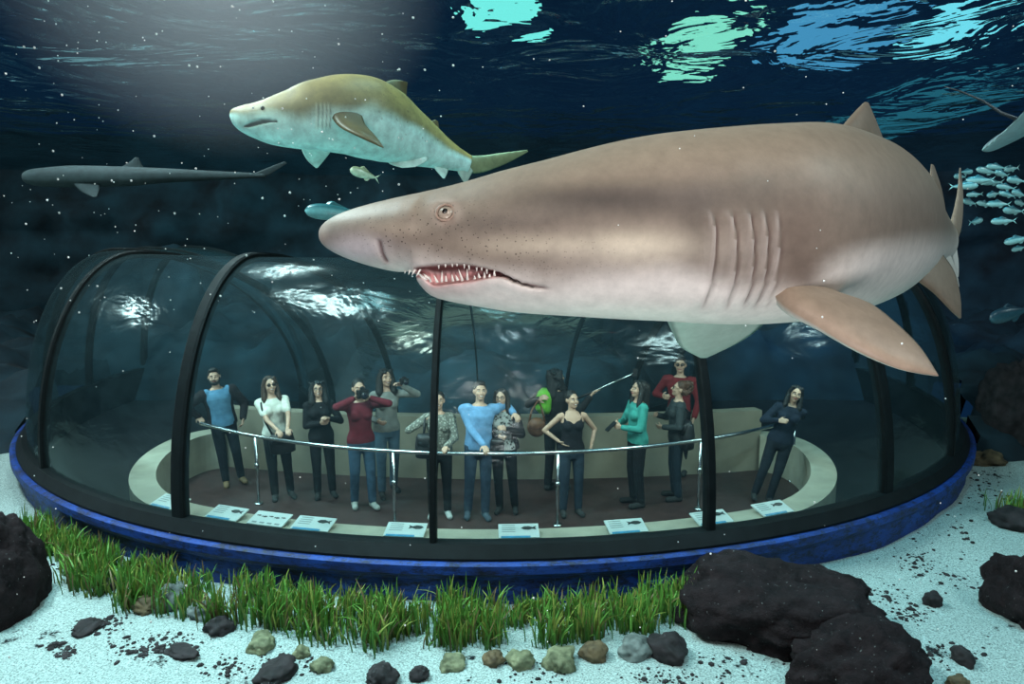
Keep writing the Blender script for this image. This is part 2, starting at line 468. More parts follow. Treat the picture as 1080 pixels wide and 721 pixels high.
def rock_mesh(r, seed, sub=4, rough=0.35, freq=1.2):
    bm = bmesh.new(); bmesh.ops.create_icosphere(bm, subdivisions=sub, radius=1)
    for v in bm.verts:
        p = v.co*freq + Vector((seed*3.7, seed*1.3, -seed))
        d = 1 + rough*noise.noise(p) + rough*0.45*noise.noise(p*2.7) + rough*0.22*noise.noise(p*6.5) + rough*0.1*noise.noise(p*14)
        v.co = Vector((v.co.x*r[0], v.co.y*r[1], v.co.z*r[2]))*d
    me = bpy.data.meshes.new('rock'); bm.to_mesh(me); bm.free()
    me.polygons.foreach_set('use_smooth', [True]*len(me.polygons)); return me
rock_n = [0]
def rock(px, py, r, m, label, name='rock', rough=0.38, sub=4, sink=0.35, group=None, rz=None, freq=1.2, loc=None):
    """rock whose foot-centre is seen at (px,py) on the sand"""
    rock_n[0] += 1
    p = loc if loc is not None else on_plane(px, py, 0)
    z = sand_z(p.x, p.y)
    o = link(name, rock_mesh(r, rock_n[0], sub, rough, freq), m)
    o.location = (p.x, p.y, z + r[2]*(1-2*sink*0.9)); o.rotation_euler = (0, 0, rz if rz is not None else rock_n[0]*1.7)
    tag(o, label, 'rock', group)
    return o
rock(4, 640, (0.30, 0.42, 0.55), M_ROCKS, 'large dark rock at the left edge of the sand', 'boulder', 0.3, 5, 0.3, rz=0.3)
rock(818, 660, (0.72, 0.52, 0.36), M_ROCKS, 'wide dark mound of rock against the blue base right of the grass', 'boulder', 0.35, 5, 0.3, rz=-0.35)
rock(905, 716, (0.50, 0.38, 0.30), M_ROCKS, 'dark encrusted rock in front of the wide mound at the bottom', 'boulder', 0.35, 5, 0.35, rz=0.1)
rock(1082, 655, (0.20, 0.38, 0.36), M_ROCKS, 'dark rock cut by the right edge above the sand', 'boulder', 0.35, 5, 0.35, rz=0.25)
rock(705, 692, (0.15, 0.13, 0.12), M_ROCK, 'smooth dark stone where the grass meets the dark mound', 'stone')
rock(670, 690, (0.13, 0.11, 0.09), M_PEB, 'grey green stone left of the smooth dark stone', 'stone')
rock(627, 692, (0.10, 0.10, 0.085), M_PEBB, 'brown round stone below the grass', 'stone')
rock(591, 700, (0.135, 0.11, 0.085), M_PEBG, 'sand dusted mottled stone below the grass', 'stone')
rock(549, 700, (0.10, 0.10, 0.075), M_PEBG, 'green grey stone left of the sand dusted stone', 'stone')
rock(520, 700, (0.075, 0.08, 0.065), M_PEBB, 'dull olive stone half under the grass', 'stone')
rock(478, 702, (0.095, 0.09, 0.06), M_PEBG, 'pale green flat stone below the centre of the grass', 'stone')
rock(402, 717, (0.125, 0.11, 0.075), M_ROCK, 'dark stone on the bottom edge of the photo', 'stone')
rock(442, 714, (0.075, 0.07, 0.06), M_ROCK, 'small dark stone right of the stone on the bottom edge', 'stone')
rock(276, 683, (0.12, 0.10, 0.07), M_PEBG, 'olive stone in front of the left grass', 'stone')
rock(233, 666, (0.115, 0.10, 0.075), M_ROCK, 'sand topped dark stone between olive and grey stones', 'stone')
rock(213, 650, (0.11, 0.10, 0.09), M_PEB, 'dark grey stone right of the pale grey one', 'stone')
rock(184, 636, (0.15, 0.12, 0.14), M_PEB, 'largest pale grey stone by the left grass', 'stone')
rock(155, 640, (0.12, 0.10, 0.08), M_PEBB, 'brown stone left of the pale grey stone', 'stone')
rock(112, 620, (0.10, 0.09, 0.07), M_ROCK, 'small dark stone at the left end of the grass', 'stone')
rock(80, 597, (0.15, 0.10, 0.08), M_PEBB, 'brown flat stone at the foot of the leftmost grass', 'stone')
rock(92, 663, (0.12, 0.10, 0.04), M_ROCK, 'flat dark lump on open sand at left', 'stone', 0.5)
rock(193, 693, (0.14, 0.08, 0.04), M_ROCK, 'flat dark lump on the sand below the grey stones', 'stone', 0.5)
rock(290, 712, (0.20, 0.12, 0.05), M_ROCK, 'wide flat dark lump on the bottom sand', 'stone', 0.5)
rock(340, 706, (0.08, 0.07, 0.06), M_PEBG, 'pale speckled stone left of the dark bottom stone', 'stone')
rock(318, 690, (0.06, 0.06, 0.05), M_PEBG, 'small olive stone right of the olive one', 'stone')
rock(983, 640, (0.075, 0.06, 0.085), M_ROCK, 'upright dark pebble on the right sand', 'stone', 0.4)
rock(1015, 697, (0.085, 0.07, 0.075), M_ROCK, 'round brown stone on the right sand', 'stone')
rock(1010, 720, (0.09, 0.06, 0.05), M_PEBB, 'flat brown stone below the round brown one', 'stone')
rock(1068, 556, (0.22, 0.2, 0.14), M_ROCK, 'dark rock under the grass tuft at the right edge', 'stone', 0.4)
rock(1042, 486, (0.30, 0.22, 0.10), M_PEBB, 'low dim rock beside the far right end of the tunnel base', 'stone', 0.4)
rock(1062, 468, (0.5, 0.35, 0.22), M_ROCK, 'dim rock in the background at the right edge', 'boulder', 0.4)
rock(0, 0, (0.45, 0.5, 0.95), M_ROCK, 'tall dim rock pillar in blue water at the right edge', 'boulder', 0.3, 5, loc=at(1078, 420, 10.5))
rock(0, 0, (0.75, 0.6, 1.5), M_BACK, 'dim rounded rock just above the tunnel crest at left', 'boulder', 0.2, loc=Vector((at(180, 268, 16.5).x, 16.5, 0))).location.z = at(180, 260, 16.5).z-1.5

# scattered dark bits on the sand
mb = MB(); rnd = random.Random(3)
cl = [(95, 662, 26), (115, 655, 18), (60, 680, 14), (135, 688, 40), (160, 690, 24), (185, 680, 30), (70, 690, 12), (145, 610, 16), (45, 600, 16), (240, 705, 30), (300, 700, 40), (965, 590, 30), (1005, 610, 40),
      (990, 560, 60), (1040, 520, 40), (960, 650, 24), (1000, 690, 40), (930, 630, 30), (760, 700, 60), (700, 715, 40), (1030, 500, 30), (560, 712, 60)]
for cx, cy, sp in cl:
    for _ in range(64):
        px, py = rnd.gauss(cx, sp*0.5), rnd.gauss(cy, sp*0.2)
        if py > 745 or px > 1120 or px < -40: continue
        p = on_plane(px, min(py, 740), 0)
        if in_tunnel(p.x, p.y, -0.15, 5): continue
        s = rnd.uniform(0.004, 0.011) if rnd.random() < 0.8 else rnd.uniform(0.011, 0.024)
        mb.ell((p.x, p.y, sand_z(p.x, p.y)+s*0.2), (s*rnd.uniform(0.8, 1.8), s*rnd.uniform(0.8, 1.4), s*0.6), Matrix.Rotation(rnd.uniform(0, 6), 3, 'Z'), 6, 4)
o = mb.build('debris', M_ROCK, smooth=False); tag(o, 'dark bits of shell and weed scattered over the pale sand', 'debris', kind='stuff')

# dark rock bank inside the bend of the tunnel and behind it
nx, ny = 150, 110
X = linsp(-16, 16, nx); Y = linsp(8.8, 21, ny); vs, fs = [], []
for y in Y:
    for x in X:
        r_ = math.hypot(x-EC.x, y-EC.y); b_ = max(0, min(1, (3.42-r_)/0.9)) if r_ < 3.5 else max(0, min(1, (y-9.2)/2.5 if r_ > 7.5 else (y-13.9)/0.9))
        nz_ = 0.5*noise.noise((x*0.8, y*0.8, 2))+0.3*noise.noise((x*1.9, y*1.9, 7))+0.12*noise.noise((x*5, y*5, 1))
        vs.append((x, y, -0.4+b_*(1.35+0.9*nz_+ (0.10*max(0, y-14)))))
for j in range(ny-1):
    for i in range(nx-1):
        x, y = (X[i]+X[i+1])/2, (Y[j]+Y[j+1])/2; r_ = math.hypot(x-EC.x, y-EC.y)
        if (r_ < 3.36) or (r_ > 7.55) or (y > 13.9): fs.append((j*nx+i, j*nx+i+1, (j+1)*nx+i+1, (j+1)*nx+i))
o = link('ground_rock', mesh_from(vs, fs), M_BACK); tag(o, 'dark rocky bank behind the tunnel', None, kind='structure')

# tank back wall
nx, nz = 150, 40
vs, fs = [], []
for j in range(nz):
    for i in range(nx):
        u = i/(nx-1); v_ = j/(nz-1)
        x = -26+52*u; z = -0.6+7.6*v_
        y = 19.5 + 3*math.cos(x*0.09)*0 - 0.012*x*x + 0.9*noise.noise((x*0.35, z*0.5, 0)) + 0.5*noise.noise((x*1.1, z*1.4, 4)) + 0.2*noise.noise((x*3, z*3, 9))
        vs.append((x, y, z))
for j in range(nz-1):
    for i in range(nx-1): fs.append((j*nx+i, j*nx+i+1, (j+1)*nx+i+1, (j+1)*nx+i))
o = link('wall_back_rock', mesh_from(vs, fs), M_BACK); tag(o, 'dark algae covered rock wall of the tank', None, kind='structure')

# ------------------------------------------------------------------ seagrass
def attr_mat(name, rough=0.5, spec=0.4, nscale=30, namt=0.25, bump=0.0, bscale=200, spots=False, sss=0.0):
    m, t, out = nt(name)
    a = t.nodes.new('ShaderNodeAttribute'); a.attribute_name = 'tint'
    c = coords(t)
    n = N(t, 'ShaderNodeTexNoise', Scale=nscale, Detail=6.0, Roughness=0.65); t.links.new(c, n.inputs['Vector'])
    k = ramp(t, n.outputs[0], [(0.3, 1-namt), (0.7, 1+namt*0.6)])
    mm = N(t, 'ShaderNodeMixRGB', _blend_type='MULTIPLY', Fac=1.0); t.links.new(a.outputs['Color'], mm.inputs[1]); t.links.new(k, mm.inputs[2])
    col = mm.outputs[0]
    if spots:
        v = N(t, 'ShaderNodeTexVoronoi', Scale=spots); t.links.new(c, v.inputs['Vector'])
        v2 = N(t, 'ShaderNodeTexNoise', Scale=spots*0.45, Detail=2.0); t.links.new(c, v2.inputs['Vector'])
        th = N(t, 'ShaderNodeMath', _operation='MULTIPLY'); t.links.new(v2.outputs[0], th.inputs[0]); th.inputs[1].default_value = 0.42
        lt = N(t, 'ShaderNodeMath', _operation='SUBTRACT'); t.links.new(th.outputs[0], lt.inputs[0]); t.links.new(v.outputs['Distance'], lt.inputs[1])
        sm = N(t, 'ShaderNodeMath', _operation='MULTIPLY', _use_clamp=True); t.links.new(lt.outputs[0], sm.inputs[0]); sm.inputs[1].default_value = 14
        al = N(t, 'ShaderNodeMath', _operation='MULTIPLY'); t.links.new(sm.outputs[0], al.inputs[0]); t.links.new(a.outputs['Alpha'], al.inputs[1])
        m3 = N(t, 'ShaderNodeMixRGB'); t.links.new(al.outputs[0], m3.inputs[0]); t.links.new(col, m3.inputs[1]); m3.inputs[2].default_value = (0.05, 0.035, 0.03, 1)
        col = m3.outputs[0]
    p = N(t, 'ShaderNodeBsdfPrincipled', Roughness=rough); p.inputs['Specular IOR Level'].default_value = spec
    t.links.new(col, p.inputs['Base Color'])
    if bump:
        nb = N(t, 'ShaderNodeTexNoise', Scale=bscale, Detail=3.0); t.links.new(c, nb.inputs['Vector'])
        b = N(t, 'ShaderNodeBump', Strength=bump, Distance=0.004); t.links.new(nb.outputs[0], b.inputs['Height']); t.links.new(b.outputs[0], p.inputs['Normal'])
    t.links.new(p.outputs[0], out.inputs[0])
    return m
M_GRASS = attr_mat('seagrass', 0.55, 0.3, 40, 0.3)
def blades(spots, seed):
    r = random.Random(seed); vs, fs, cs = [], [], []
    for x, y, h in spots:
        z0 = sand_z(x, y)-0.02; a = r.uniform(0, 2*PI); la = r.uniform(0, 2*PI); ln = h*abs(r.gauss(0.12, 0.22))
        w = r.uniform(0.005, 0.0095); cx, sx = math.cos(a)*w, math.sin(a)*w
        b = len(vs); g = r.random()
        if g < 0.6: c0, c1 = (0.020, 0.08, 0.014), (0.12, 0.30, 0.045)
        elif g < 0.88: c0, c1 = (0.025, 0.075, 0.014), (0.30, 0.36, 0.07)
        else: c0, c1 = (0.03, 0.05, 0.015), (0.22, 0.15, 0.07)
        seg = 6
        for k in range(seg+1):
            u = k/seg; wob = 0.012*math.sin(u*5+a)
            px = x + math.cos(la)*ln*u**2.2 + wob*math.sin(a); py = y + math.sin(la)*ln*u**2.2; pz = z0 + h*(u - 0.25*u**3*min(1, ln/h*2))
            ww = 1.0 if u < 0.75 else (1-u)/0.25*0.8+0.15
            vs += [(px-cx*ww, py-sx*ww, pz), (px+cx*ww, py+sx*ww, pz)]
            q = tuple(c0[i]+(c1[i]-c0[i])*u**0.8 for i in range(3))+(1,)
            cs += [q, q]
        for k in range(seg): fs.append((b+2*k, b+2*k+1, b+2*k+3, b+2*k+2))
    return mesh_from(vs, fs, True, cs)
spots = []
r = random.Random(11)
pa, pb = phi_at(52, -0.2, 0.0), phi_at(735, -0.2, 0.0)
tufts = []
for k in range(270):
    ph = r.uniform(pa, pb); px = proj(tp(ph, -0.3, 0))[0]
    wide = float(np.interp(px, [50, 120, 250, 380, 460, 560, 660, 740], [0.30, 0.5, 0.62, 0.72, 0.62, 0.55, 0.55, 0.35]))
    tufts.append((ph, -0.22-r.random()*wide))
for ph, n in tufts:
    hb = r.uniform(0.17, 0.31)*(0.8+0.35*min(1, (-n-0.2)/0.5))
    for _ in range(26):
        p = tp(ph+r.gauss(0, 0.006), min(-0.2, n+r.gauss(0, 0.05)), 0)
        spots.append((p.x, p.y, max(0.08, r.gauss(hb, hb*0.22))))
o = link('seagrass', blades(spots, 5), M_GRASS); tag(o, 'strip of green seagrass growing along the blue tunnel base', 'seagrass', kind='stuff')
spots = []
c = on_plane(1074, 548, 0)
for _ in range(160): spots.append((c.x+r.gauss(0, 0.10), c.y+r.gauss(0, 0.12), r.uniform(0.2, 0.36)))
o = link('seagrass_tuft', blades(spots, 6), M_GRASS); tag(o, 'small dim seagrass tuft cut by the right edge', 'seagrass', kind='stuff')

# ------------------------------------------------------------------ sharks
class Loft:
    def __init__(s, st, NU, NV, smooth=10):
        st = np.array(st, float)       # cx, cy, hh_px, depth, hw_m
        # parameter: arc-like on index with px distance weighting
        pts = [at(a[0], a[1], a[3]) for a in st]
        L = [0]
        for i in range(1, len(pts)): L.append(L[-1]+max(1e-4, (pts[i]-pts[i-1]).length))
        s.L = np.array(L); s.st = st
        # denser near head
        u = np.linspace(0, 1, NU); u = 0.55*u + 0.45*u**2
        q = u*s.L[-1]; q[0] = 1e-5
        s.q = q
        s.cx, s.cy, s.hh, s.d, s.hw = [pchip(s.L, st[:, k], q) for k in range(5)]
        s.C = np.array([tuple(at(a, b, c)) for a, b, c in zip(s.cx, s.cy, s.d)])
        T = np.gradient(s.C, axis=0); 
        # smooth tangents
        for _ in range(smooth): T[1:-1] = (T[:-2]+T[1:-1]*2+T[2:])/4
        T /= np.linalg.norm(T, axis=1)[:, None]
        up = np.array([0, 0, 1.0]); S = np.cross(T, up); S /= np.linalg.norm(S, axis=1)[:, None]
        U = np.cross(S, T)
        s.T, s.S, s.U = T, S, U
        s.th = np.linspace(0, 2*PI, NV, endpoint=False)
        s.hm = s.hh*s.d/F_PX*1.0
        s.NU, s.NV = NU, NV
    def grid(s):
        TH_, I = np.meshgrid(s.th, np.arange(s.NU))
        s.X = s.cx[I]; s.Y = s.cy[I] - s.hh[I]*np.cos(TH_); s.side = np.sin(TH_)
        s.I, s.THG = I, TH_
        P = s.verts(); q = P - np.array(CAM); F_, U_ = np.array(_F), np.array(_U); w = q @ F_
        X = 540 + F_PX*q[..., 0]/w; Y = 360.5 - F_PX*(q @ U_)/w
        j = np.arange(s.NV); jm = np.where(s.side[0] >= -1e-9, j, (s.NV-j) % s.NV)
        s.X, s.Y = X[:, jm], Y[:, jm]          # pattern coordinates, mirrored to the far flank
    def verts(s, du=None, ds=None, scale=None):
        c, n = np.cos(s.THG), np.sin(s.THG)
        sc = 1.0 if scale is None else scale
        P = s.C[s.I] + s.U[s.I]*(s.hm[s.I]*c*1.0)[..., None] + s.S[s.I]*(s.hw[s.I]*n*sc)[..., None]
        return P
    def surf(s, X, Y, side=1, out=0.0):
        """world point on the skin at design pixel X,Y"""
        D = (s.X-X)**2+(s.Y-Y)**2+np.where(s.side > 0.02, 0, 1e9)
        i, j = np.unravel_index(int(np.argmin(D)), D.shape); c = math.cos(s.th[j]); n = abs(math.sin(s.th[j]))*side
        nrm = Vector(s.U[i]*c/max(s.hm[i], 1e-4) + s.S[i]*n/max(s.hw[i], 1e-4)).normalized()
        return Vector(s.C[i] + s.U[i]*s.hm[i]*c + s.S[i]*s.hw[i]*n) + nrm*out, nrm, i
    def faces(s):
        NU, NV = s.NU, s.NV; f = []
        for i in range(NU-1):
            for j in range(NV):
                k = (j+1) % NV; f.append((i*NV+j, i*NV+k, (i+1)*NV+k, (i+1)*NV+j))
        f.append(tuple(range(NV-1, -1, -1))); f.append(tuple((NU-1)*NV+j for j in range(NV)))
        return f

def fin(le, te, th, colu, cold, nt_=26, ns=12, flip=1, edge=None):
    """blade between leading edge and trailing edge polylines (root -> tip)"""
    le = [Vector(p) for p in le]; te = [Vector(p) for p in te]
    def curve(P, n):
        k = np.linspace(0, 1, len(P)); q = np.linspace(0, 1, n)
        if len(P) < 3: return [P[0].lerp(P[-1], x) for x in q]
        A = np.array([tuple(p) for p in P]); out = []
        # catmull-rom
        for x in q:
            f = x*(len(P)-1); i = min(int(f), len(P)-2); t = f-i
            p0, p1, p2, p3 = A[max(i-1, 0)], A[i], A[i+1], A[min(i+2, len(P)-1)]
            out.append(Vector(0.5*((2*p1)+(p2-p0)*t+(2*p0-5*p1+4*p2-p3)*t*t+(3*p1-p0-3*p2+p3)*t**3)))
        return out
    Lc, Tc = curve(le, nt_), curve(te, nt_)
    vs, fs, cs = [], [], []
    m = 2*ns
    for i in range(nt_):
        t = i/(nt_-1); ch = Tc[i]-Lc[i]
        sp = ((Lc[min(i+1, nt_-1)]-Lc[max(i-1, 0)])+(Tc[min(i+1, nt_-1)]-Tc[max(i-1, 0)]))
        nn = ch.cross(sp)
        if nn.length < 1e-9: nn = last
        nn = nn.normalized()*flip; last = nn*flip
        tt = th*((1-t)**0.8)+0.0025
        for k in range(ns+1):
            s_ = k/ns; hgt = tt*(2.6*math.sqrt(max(0, s_))*(1-s_)**0.9)*0.5
            vs.append(Lc[i]+ch*s_+nn*hgt); 
            cs.append(tuple(colu)+(0,))
        for k in range(ns-1, 0, -1):
            s_ = k/ns; hgt = tt*(2.6*math.sqrt(max(0, s_))*(1-s_)**0.9)*0.5
            vs.append(Lc[i]+ch*s_-nn*hgt)
            cs.append(tuple(cold)+(0,))
    for i in range(nt_-1):
        for j in range(m):
            k = (j+1) % m; fs.append((i*m+j, i*m+k, (i+1)*m+k, (i+1)*m+j))
    fs.append(tuple((nt_-1)*m+j for j in range(m)))
    fs.append(tuple(range(m-1, -1, -1)))
    return vs, fs, cs

def join_parts(parts):
    V, Fc, C = [], [], []
    for v, f, c in parts:
        b = len(V); V += [tuple(x) for x in v]; Fc += [tuple(b+i for i in q) for q in f]; C += [tuple(x) for x in c]
    me = mesh_from(V, Fc, True, C)
    bm = bmesh.new(); bm.from_mesh(me); bmesh.ops.recalc_face_normals(bm, faces=bm.faces); bm.to_mesh(me); bm.free()
    return me

# --- the big shark
top = [(338.5, 246), (341, 239), (346, 234), (363, 225), (406, 212.5), (449, 202.6), (492, 193), (535, 182), (578, 172), (621, 161), (664, 151), (700, 145), (760, 139), (800, 136)]
bot = [(338.5, 249), (341, 256), (346, 261), (354, 266), (376, 275), (397, 281), (423, 286), (436, 286), (444, 289), (449, 294), (453, 303), (462, 312), (477, 317), (513, 324), (543, 329), (600, 333), (650, 336), (700, 338), (760, 341), (800, 341)]
depth = [(338, 1.80), (450, 1.72), (600, 1.68), (700, 1.68), (800, 1.74)]
hwid = [(338.5, 0.004), (341, 0.022), (346, 0.036), (354, 0.050), (376, 0.075), (406, 0.094), (449, 0.112), (492, 0.128), (535, 0.142), (600, 0.162), (700, 0.185), (800, 0.20)]
st = []
for X_ in [338.5, 341, 346, 354, 363, 376, 390, 406, 423, 436, 444, 449, 453, 462, 477, 492, 513, 535, 560, 578, 600, 621, 650, 675, 700, 730, 760, 800]:
    a = float(pchip(*zip(*top), [X_])[0]); b = float(pchip(*zip(*bot), [X_])[0])
    st.append((X_, (a+b)/2, (b-a)/2, float(pchip(*zip(*depth), [X_])[0]), float(pchip(*zip(*hwid), [X_])[0])))
st += [(850, 236, 102, 1.90, 0.215), (892, 236, 92, 2.16, 0.215), (922, 239, 78, 2.46, 0.200), (946, 243, 61, 2.78, 0.162), (966, 247, 45, 3.08, 0.120), (981, 250, 32, 3.36, 0.088), (993, 253, 23, 3.62, 0.062), (1001, 255, 17, 3.86, 0.042), (1006, 254, 12, 4.05, 0.02)]
B = Loft(st, 560, 240, 700); B.grid()
X, Y, SD = B.X, B.Y, B.side
sc = np.ones_like(X)
# mouth
yU = pchip([425, 438, 470, 483, 522, 552, 574, 580], [290, 282, 279, 279, 286, 298.5, 303.5, 304], X)
yL = pchip([425, 444, 458, 475, 492, 524, 552, 574, 580], [290, 291, 300, 298, 296, 291.5, 301, 304.5, 305], X)
inm = (X > 436) & (X < 576)
mid_ = (yL+yU)/2; hg_ = np.maximum(yL-yU, 3.2)/2; yU, yL = mid_-hg_, mid_+hg_; gap = yL-yU
vv = (Y-yU)/gap
open_ = np.where(inm, sstep(-0.08, 0.12, vv)*sstep(1.12, 0.9, vv), 0)*1.0
sc -= 0.26*open_*sstep(577, 535, X)
# lip bulge
lip = np.where((X > 440) & (X < 590), np.exp(-((Y-yL-6)/7.0)**2), 0)*sstep(590, 540, X)
sc += 0.05*lip
crease = np.exp(-((Y-(303+0.16*(X-572)))/1.8)**2)*sstep(548, 560, X)*sstep(582, 572, X)
sc -= 0.05*crease
# gills
def gx(t, y): return np.interp(y, [215, 225, 245, 270, 300, 328], t)
gl = [(749, 751, 754, 753.5, 749, 738), (769, 771, 775, 776, 773, 762), (787, 790, 793, 794, 791, 780), (803, 806, 808, 808, 804, 792), (817, 820, 822, 821, 816, 804)]
gcol = np.zeros_like(X); gdark = np.zeros_like(X)
ym = sstep(218, 236, Y)*sstep(330, 316, Y)
for gi, g in enumerate(gl):
    c = gx(g, Y); u = (X-c)
    amp = 0.045 if gi < 4 else 0.02
    # flap rises towards its rear edge and then drops into the slit
    sc += amp*ym*np.where(u < 0, np.exp(-(u/7.0)**2), np.exp(-(u/1.6)**2))
    sc -= amp*0.9*ym*np.exp(-((u-4.0)/2.4)**2)
    gdark += ym*np.exp(-((u-3.2)/1.7)**2)*(1 if gi < 4 else 0.5)
    gcol += ym*np.where(u < 0, np.exp(-(u/3.2)**2), 0)
# nostril
nc = np.interp(Y, [252, 258, 266, 277], [399, 400, 402, 408])
nos = np.exp(-((X-nc)/2.2)**2)*sstep(250, 256, Y)*sstep(279, 274, Y)
sc -= 0.10*nos
nflap = np.exp(-((X-nc+8)/6.0)**2)*sstep(248, 258, Y)*sstep(279, 270, Y); sc += 0.035*nflap
# brow ridge over the eye, socket
er = np.hypot((X-470)/13, (Y-224)/11); sc -= 0.035*np.exp(-er**2*1.3)
sc += 0.03*np.exp(-((X-470)/20)**2-((Y-211)/5)**2)
# pectoral root swelling
sc += 0.04*np.exp(-((X-840)/22)**2-((Y-300)/22)**2)
# subtle wrinkles
P = B.verts(scale=sc)
# colours
g_back, g_mid, g_shade = np.array((0.31, 0.245, 0.185)), np.array((0.215, 0.172, 0.140)), np.array((0.055, 0.043, 0.038))
g_pale = np.array((0.74, 0.69, 0.65))
rel = -np.cos(B.THG)                 # -1 top ... 1 bottom
rows = np.array([[noise.noise((x*0.02, y*0.03, 0.5)) for y in np.linspace(100, 360, 30)] for x in np.linspace(330, 1010, 60)])
fi = np.clip((X-330)/680*59, 0, 58.99); fj = np.clip((Y-100)/260*29, 0, 28.99)
NZ = rows[fi.astype(int), fj.astype(int)]
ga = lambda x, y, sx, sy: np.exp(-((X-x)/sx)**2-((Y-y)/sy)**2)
yp = np.interp(X, [338, 400, 450, 500, 570, 650, 700, 740, 800, 840, 870, 920, 980], [262, 270, 274, 284, 296, 287, 284, 290, 304, 300, 278, 264, 256])
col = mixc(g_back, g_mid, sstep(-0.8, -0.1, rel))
col = mixc(col, g_shade, np.clip(ga(640, 210, 120, 19)+0.5*ga(735, 250, 20, 40)+0.45*ga(520, 236, 70, 12)+0.35*ga(800, 200, 60, 20), 0, 1)*0.85)  # shade along the mid flank, painted into the skin colour
col = mixc(col, g_pale, sstep(-20, 20, Y-yp+5*NZ))
col = mixc(col, np.array((0.68, 0.60, 0.47)), np.clip(ga(672, 259, 60, 17)+0.6*ga(560, 258, 60, 12), 0, 1)*0.75)  # bright flank highlight painted into the skin colour
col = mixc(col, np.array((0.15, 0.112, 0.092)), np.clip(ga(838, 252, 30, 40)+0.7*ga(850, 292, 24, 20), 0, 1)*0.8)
snout = ga(376, 262, 30, 15); col = mixc(col, np.array((0.62, 0.58, 0.60)), np.clip(snout*1.2, 0, 1)*0.85)
col = mixc(col, np.array((0.50, 0.42, 0.33)), np.clip(ga(420, 240, 30, 8), 0, 1)*0.5)
col = mixc(col, np.array((0.50, 0.40, 0.35)), sstep(350, 338, X)*0.7)
col = mixc(col, np.array((0.62, 0.55, 0.52)), np.clip(gcol, 0, 1)*0.55)
col = mixc(col, np.array((0.13, 0.08, 0.075)), np.clip(gdark, 0, 1)*0.75)
col = mixc(col, np.array((0.10, 0.05, 0.05)), np.clip(nos, 0, 1)*0.9)
col = mixc(col, np.array((0.50, 0.38, 0.32)), np.clip(np.exp(-(er-1.0)**2*6), 0, 1)*0.35)
col = mixc(col, np.array((0.10, 0.06, 0.06)), np.clip(crease, 0, 1)*0.8)
gum = np.where(inm, sstep(0.30, 0.62, vv)*sstep(1.35, 1.0, vv), 0)*sstep(0, 4, gap)
thr = np.where(inm, sstep(-0.05, 0.1, vv)*sstep(0.62, 0.3, vv), 0)*sstep(0, 4, gap)
col = mixc(col, np.array((0.10, 0.03, 0.03)), np.clip(thr, 0, 1)*sstep(578, 545, X))
col = mixc(col, np.array((0.62, 0.25, 0.25)), np.clip(gum, 0, 1)*0.9*sstep(545, 520, X))
jaw = np.where((X > 444) & (X < 530), np.exp(-((Y-yL-8)/9)**2), 0)*sstep(530, 480, X); col = mixc(col, np.array((0.66, 0.50, 0.48)), jaw*0.7)
alpha = np.exp(-((X-455)/75)**2-((Y-243)/26)**2)*1.3 + np.exp(-((X-560)/90)**2-((Y-268)/22)**2)*0.6
alpha = np.clip(alpha, 0, 1)*(SD > -0.2)
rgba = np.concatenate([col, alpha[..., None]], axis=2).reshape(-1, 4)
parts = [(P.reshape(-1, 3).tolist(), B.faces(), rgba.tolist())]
brown = (0.26, 0.20, 0.15); brn2 = (0.36, 0.272, 0.205); pale = (0.60, 0.58, 0.54)
# near pectoral
parts.append(fin([at(800, 284, 1.74), at(822, 317, 1.56), at(860, 342, 1.49), at(904, 369, 1.45), at(949, 389, 1.44), at(989, 396.5, 1.46)],
                 [at(884, 270, 1.88), at(874, 302, 1.70), at(917, 319, 1.62), at(945, 340, 1.56), at(971, 366, 1.50), at(990, 396, 1.462)], 0.075, brn2, pale, flip=-1))
# far pectoral, greenish underlight tinted into its colour
parts.append(fin([at(700, 330, 1.90), at(709, 350, 1.98), at(718, 366, 2.05), at(738, 377, 2.12)], [at(815, 330, 1.95), at(800, 347, 2.02), at(778, 362, 2.08), at(746, 377, 2.13)], 0.04, (0.30, 0.36, 0.32), (0.42, 0.50, 0.45)))
# first dorsal
parts.append(fin([at(872, 150, 2.06), at(890, 131, 2.12), at(903, 116, 2.20), at(912, 107.5, 2.28)], [at(950, 178, 2.62), at(936, 156, 2.50), at(927, 135, 2.40), at(916, 108, 2.30)], 0.07, brown, brown))
# second dorsal
parts.append(fin([at(972, 214, 2.95), at(980, 194, 3.0), at(982, 173, 3.05)], [at(998, 224, 3.2), at(993, 198, 3.12), at(985, 174, 3.06)], 0.03, brown, brown))
# pelvic fin
parts.append(fin([at(952, 286, 2.72), at(982, 307, 2.78), at(1003, 328, 2.84), at(1012, 336, 2.9)], [at(990, 262, 3.0), at(1006, 285, 3.0), at(1013, 312, 2.96), at(1014, 335, 2.91)], 0.035, brown, pale, flip=-1))
# anal fin
parts.append(fin([at(985, 262, 3.35), at(999, 284, 3.4), at(1010, 303, 3.5)], [at(1000, 262, 3.6), at(1008, 283, 3.56), at(1012, 302, 3.52)], 0.02, pale, pale))
# caudal: long upper lobe and short lower lobe
parts.append(fin([at(995, 258, 3.85), at(1004, 232, 4.0), at(1010, 204, 4.2), at(1012, 177, 4.4)], [at(1006, 262, 4.15), at(1014, 240, 4.3), at(1016, 208, 4.42), at(1013.5, 177, 4.42)], 0.04, brown, brown))
parts.append(fin([at(997, 252, 3.85), at(1004, 274, 3.95), at(1009, 292, 4.05)], [at(1008, 256, 4.12), at(1011, 276, 4.12), at(1011, 292, 4.08)], 0.03, pale, pale))
M_SHARK = attr_mat('shark_skin', 0.5, 0.35, 26, 0.16, 0.12, 260, spots=125)
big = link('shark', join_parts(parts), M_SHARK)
tag(big, 'huge brown sand tiger shark in front with open toothy mouth', 'shark')
